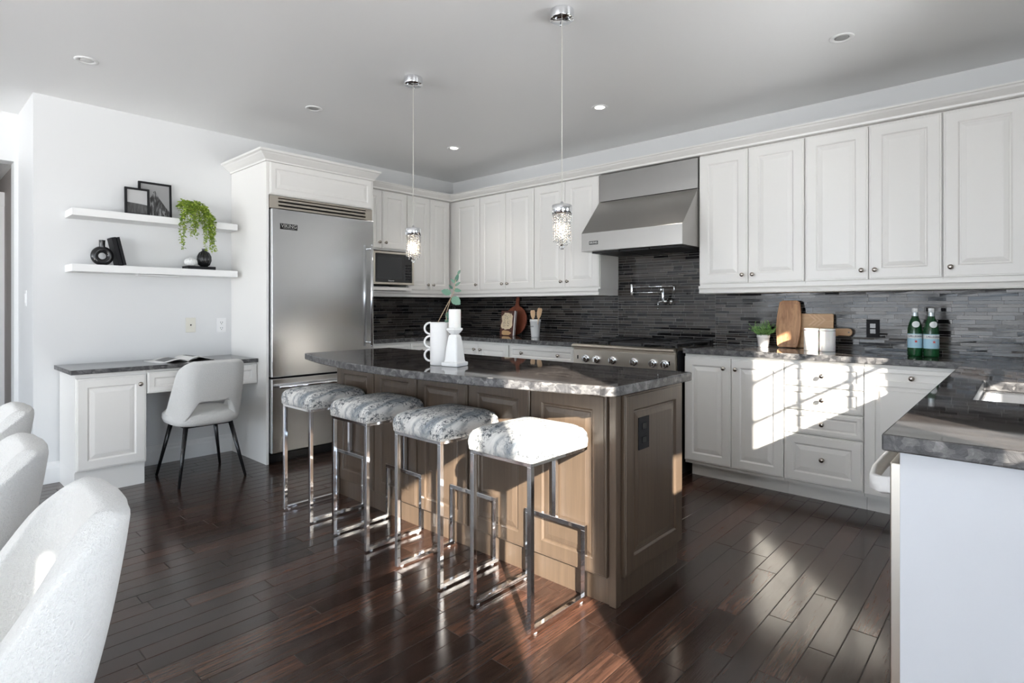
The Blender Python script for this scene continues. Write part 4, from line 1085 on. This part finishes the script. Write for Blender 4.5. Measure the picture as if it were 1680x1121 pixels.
# cookbook
cb = thing('cookbook', (1.10, -0.21, CZ), 'cookbook with a cream and tan illustrated cover standing in front of the round board', 'book')
mx = T(0.975, -0.215, CZ+0.001, 0.0, -0.12)
obj('cover', MB(mx).box(0, 0.205, 0.0, 0.003, 0, 0.262).box(0, 0.205, 0.020, 0.023, 0, 0.262), 'brownc', cb)
obj('pages', MB(mx).box(0.004, 0.200, 0.0031, 0.0199, 0.004, 0.258).box(0.188, 0.201, -0.002, -0.0002, 0.0, 0.262), 'paper', cb)
mb = MB(mx); rnd = random.Random(11)
out = []
for k in range(30):
    a = 2*PI*k/30; q = rnd.uniform(0.86, 1.08); c_, s_ = math.cos(a), math.sin(a)
    out.append((0.090+0.078*q*math.copysign(abs(c_)**0.55, c_), 0.150+0.092*q*math.copysign(abs(s_)**0.55, s_)))
out = [(max(0.004, min(0.182, a)), max(0.03, min(0.256, b))) for a, b in out]
art = obj('cover_print', mb.prism(out, -0.0012, -0.0003, 'y'), 'tan2', cb)
mb = MB(mx)
for k in range(46):
    a = rnd.uniform(0.040, 0.135); b = rnd.uniform(0.090, 0.215); l = rnd.uniform(0.006, 0.014)
    if k % 2: mb.box(a, a+l, -0.0022, -0.0013, b, b+0.003)
    else: mb.box(a, a+0.003, -0.0022, -0.0013, b, b+l)
obj('print_detail', mb, 'brownc', art)
mb = MB(mx).prism([(0.03,0.012),(0.055,0.005),(0.13,0.006),(0.165,0.03),(0.12,0.05),(0.05,0.055),(0.028,0.045)], -0.0012, -0.0003, 'y'); obj('print_detail', mb, 'tan', cb)
# crock with utensils
cx_, cy_ = 1.497, -0.25
ck = thing('utensil_crock', (cx_, cy_, CZ), 'white tapered utensil crock holding wooden tools by the red board', 'crock')
obj('pot', MB().lathe([(0.040,0),(0.041,0.004),(0.052,0.150),(0.056,0.152),(0.055,0.178),(0.050,0.178),(0.047,0.150),(0.038,0.01),(0.0005,0.008)], (cx_,cy_,CZ), 36), 'whiteg', ck)
obj('lettering', text_mb('utensils', 0.022, 0.001, T(cx_-0.012, cy_-0.0505, CZ+0.11)), 'ink', ck)
GU = 'wooden kitchen tools in the white crock'
for bx_, by_, tx, ty, L_, kind, lab in ((-0.015,0.0,-0.028,-0.008,0.262,'s','flat wooden spatula at the left in the crock'),(0.012,0.010,0.050,0.012,0.285,'s','longest wooden spatula in the middle of the crock'),(0.018,-0.012,0.072,-0.020,0.270,'o','wooden spoon leaning to the right in the crock')):
    a = Vector((cx_+bx_, cy_+by_, CZ+0.010)); b = Vector((cx_+tx, cy_+ty, CZ+L_)); d = (b-a).normalized()
    root = thing('spatula' if kind == 's' else 'spoon', tuple(a), lab, 'kitchen tool', GU)
    hp = a + d*(L_-0.09)
    obj('handle', MB().tube([tuple(a), tuple(hp)], [0.005, 0.0055], 10), 'beech', root)
    s_ = (Rv - d*Rv.dot(d)).normalized(); nn = s_.cross(d).normalized()
    mb = MB(); rings = []
    for t_, w in ((0,0.007),(0.2,0.016),(0.5,0.022),(0.8,0.024),(1.0,0.018 if kind == 's' else 0.010)):
        p = hp + d*(t_*0.088); rings.append([tuple(p+s_*w-nn*0.003), tuple(p+s_*w+nn*0.003), tuple(p-s_*w+nn*0.003), tuple(p-s_*w-nn*0.003)])
    obj('blade' if kind == 's' else 'bowl', mb.loft(rings, True, False), 'beech', root, 0.001)

# ------------------------------------------------------------------ things on the right worktop
hp_ = thing('herb_pot', (3.638, -0.14, CZ), 'small bushy green herb in a white pot right of the range', 'plant')
px_, py_ = 3.645, -0.14
obj('pot', MB().lathe([(0.034,0),(0.036,0.003),(0.043,0.070),(0.046,0.072),(0.046,0.092),(0.042,0.092),(0.040,0.075),(0.0005,0.072)], (px_,py_,CZ), 32), 'whiteg', hp_)
mb = MB(); rnd = random.Random(9)
for i in range(46):
    a = rnd.uniform(0, 2*PI); r_ = rnd.uniform(0.0, 0.030); el = rnd.uniform(0.35, 1.5)
    b0 = Vector((px_+r_*math.cos(a), py_+r_*math.sin(a), CZ+0.074)); d = Vector((math.cos(a)*math.cos(el), math.sin(a)*math.cos(el), math.sin(el))); l = rnd.uniform(0.07, 0.115)
    if b0.y + d.y*l > -0.02: d.y = -abs(d.y)*0.3
    mb.tube([tuple(b0), tuple(b0+d*l)], 0.001, 4)
    for k in range(9):
        p = b0 + d*l*(0.3+0.7*k/8); leaf(mb, p, (rnd.uniform(-1,1)+d.x, rnd.uniform(-1,.6)+d.y*0.5, rnd.uniform(0.2,1)), (rnd.uniform(-1,1), -1, rnd.uniform(0,1)), rnd.uniform(.014,.026), rnd.uniform(.004,.008), 0.1)
obj('foliage', mb, 'leafh', hp_)
bb = thing('cutting_board', (3.81, -0.06, CZ), 'tall rounded acacia cutting board leaning on the tiles beside the herb pot', 'cutting board', None)
mx = T(3.807, -0.105, CZ+0.001, 0, -0.18)
def bowed(w0, w1, h, r=0.03, n=8):
    p = []
    for k in range(n+1): t_ = k/n; p.append((w0/2 + (w1-w0)/2*math.sin(PI*t_), 0.012+(h-0.024)*t_))
    left = [(-x, z) for x, z in reversed(p)]
    return [(-w0/2+0.012, 0.0), (w0/2-0.012, 0.0)] + p + [(w0/2-0.022, h), (-w0/2+0.022, h)] + left
b1 = obj('board', MB(mx).prism(bowed(0.142, 0.172, 0.352), -0.018, 0.0, 'y'), 'acacia', bb, 0.004)
mb = MB(mx); gr = [(x*0.86, 0.02+z*0.885) for x, z in bowed(0.142, 0.172, 0.352)]
gi = [(x*0.83, 0.023+z*0.872) for x, z in bowed(0.142, 0.172, 0.352)]
mb.loft([[(x, -0.0183, z) for x, z in gr], [(x, -0.0183, z) for x, z in gi]], False, False); obj('juice_groove', mb, mat('groove_brown', (0.33,0.18,0.09), 0.6), b1)
ob = thing('paddle_board', (4.0, -0.05, CZ), 'rectangular wooden board with chevron inlay and side handle behind the canisters', 'cutting board')
mx = T(3.885, -0.055, CZ+0.001, 0, -0.10)
pts = [(-0.04,0.0),(0.212,0.0),(0.212,0.088),(0.25,0.098),(0.315,0.096),(0.328,0.108),(0.330,0.128),(0.322,0.144),(0.300,0.150),(0.212,0.146),(0.212,0.245),(0.204,0.252),(-0.034,0.252),(-0.04,0.245)]
b1 = obj('board', MB(mx).prism(pts, -0.016, 0.0, 'y'), 'oakb', ob, 0.003)
mb = MB(mx)
for k in range(3):
    x = 0.045 + k*0.030; mb.prism([(x,0.165),(x+0.014,0.165),(x+0.059,0.205),(x+0.014,0.245),(x,0.245),(x+0.045,0.205)], -0.0172, -0.0161, 'y')
obj('inlay', mb, 'beech', b1)
mb = MB(mx); mb.box(0.304, 0.313, -0.0168, -0.0161, 0.117, 0.126); obj('hang_hole', mb, 'ink', b1)
GP = 'white canisters on the right worktop'
for x, y, lab in ((4.010, -0.27, 'white cylindrical canister, the left one of the pair in front of the boards'), (4.110, -0.27, 'white cylindrical canister, the right one of the pair in front of the boards')):
    o = thing('canister', (x, y, CZ), lab, 'canister', GP)
    obj('body', MB().lathe([(0.046,0),(0.048,0.002),(0.048,0.138)], (x,y,CZ), 40), 'wax', o)
    obj('lid', MB().lathe([(0.0485,0.1385),(0.0485,0.150),(0.046,0.153),(0.0005,0.153)], (x,y,CZ), 40), 'wax', o)
def bottle(x, y, lab, rot):
    root = thing('water_bottle', (x, y, CZ), lab, 'bottle', 'green mineral water bottles by the sink corner')
    prof = [(0.034,0.0),(0.038,0.004),(0.039,0.012),(0.039,0.150),(0.037,0.175),(0.030,0.205),(0.020,0.232),(0.0155,0.252),(0.0145,0.268)]
    obj('glass', MB().lathe(prof, (x,y,CZ), 36), 'bottle', root)
    obj('cap', MB().lathe([(0.0150,0.2685),(0.0158,0.270),(0.0158,0.292),(0.0145,0.294),(0.0005,0.294)], (x,y,CZ), 28), 'label2', root)
    nk = obj('neck_foil', MB().lathe([(0.0170,0.2445),(0.0165,0.252),(0.0158,0.268)], (x,y,CZ), 28, True, False), 'silver', root)
    # front label, wraps round
    def wrap(a0, a1, z0, z1, r, n=22):
        rings = [[(x+r*math.sin(a0+(a1-a0)*k/n), y-r*math.cos(a0+(a1-a0)*k/n), CZ+z0), (x+r*math.sin(a0+(a1-a0)*k/n), y-r*math.cos(a0+(a1-a0)*k/n), CZ+z1)] for k in range(n+1)]
        return MB().loft(rings, False, True, False)
    lb = obj('label', wrap(rot-2.2, rot+2.2, 0.052, 0.138, 0.0394), 'label', root)
    obj('label_band', wrap(rot-2.2, rot+2.2, 0.110, 0.134, 0.0397), 'label2', lb)
    def bend(mb, r=0.0400):
        q = MB()
        q.add([(x+(r-v.y)*math.sin(rot+v.x/r), y-(r-v.y)*math.cos(rot+v.x/r), CZ+v.z) for v in mb.v], mb.f); return q
    t = text_mb('S.PELLEGRINO', 0.0150, 0.0004, T(0,0,0.122), 1.0, 0.0002, 0.85); obj('lettering', bend(t), 'navy', lb)
    st_ = MB(); pts = [(0.010*(1 if k % 2 == 0 else 0.42)*math.sin(PI*k/5), 0.092+0.010*(1 if k % 2 == 0 else 0.42)*math.cos(PI*k/5)) for k in range(10)]
    st_.prism(pts, -0.0004, 0.0, 'y'); obj('star', bend(st_), 'red', lb)
    el = MB(); pts = [(0.021*math.cos(2*PI*k/24), 0.0+0.019*math.sin(2*PI*k/24)) for k in range(24)]
    q = MB(); cc = [(x+0.0345*math.sin(rot+a/0.0345), y-0.0345*math.cos(rot+a/0.0345)+b*0.28+0.0005, CZ+0.196+b) for a, b in pts]
    ctr = (x+0.0345*math.sin(rot), y-0.0350*math.cos(rot), CZ+0.196)
    q.add(cc+[ctr], [(k, (k+1) % 24, 24) for k in range(24)], True); obj('neck_label', q, 'label2', root)
    return root
bottle(4.607, -0.335, 'green glass mineral water bottle, left one of the pair, blue label', 0.25)
bottle(4.690, -0.358, 'green glass mineral water bottle, right one of the pair, blue label', 0.45)

for o in bpy.data.objects:
    if '_org' in o: del o['_org']
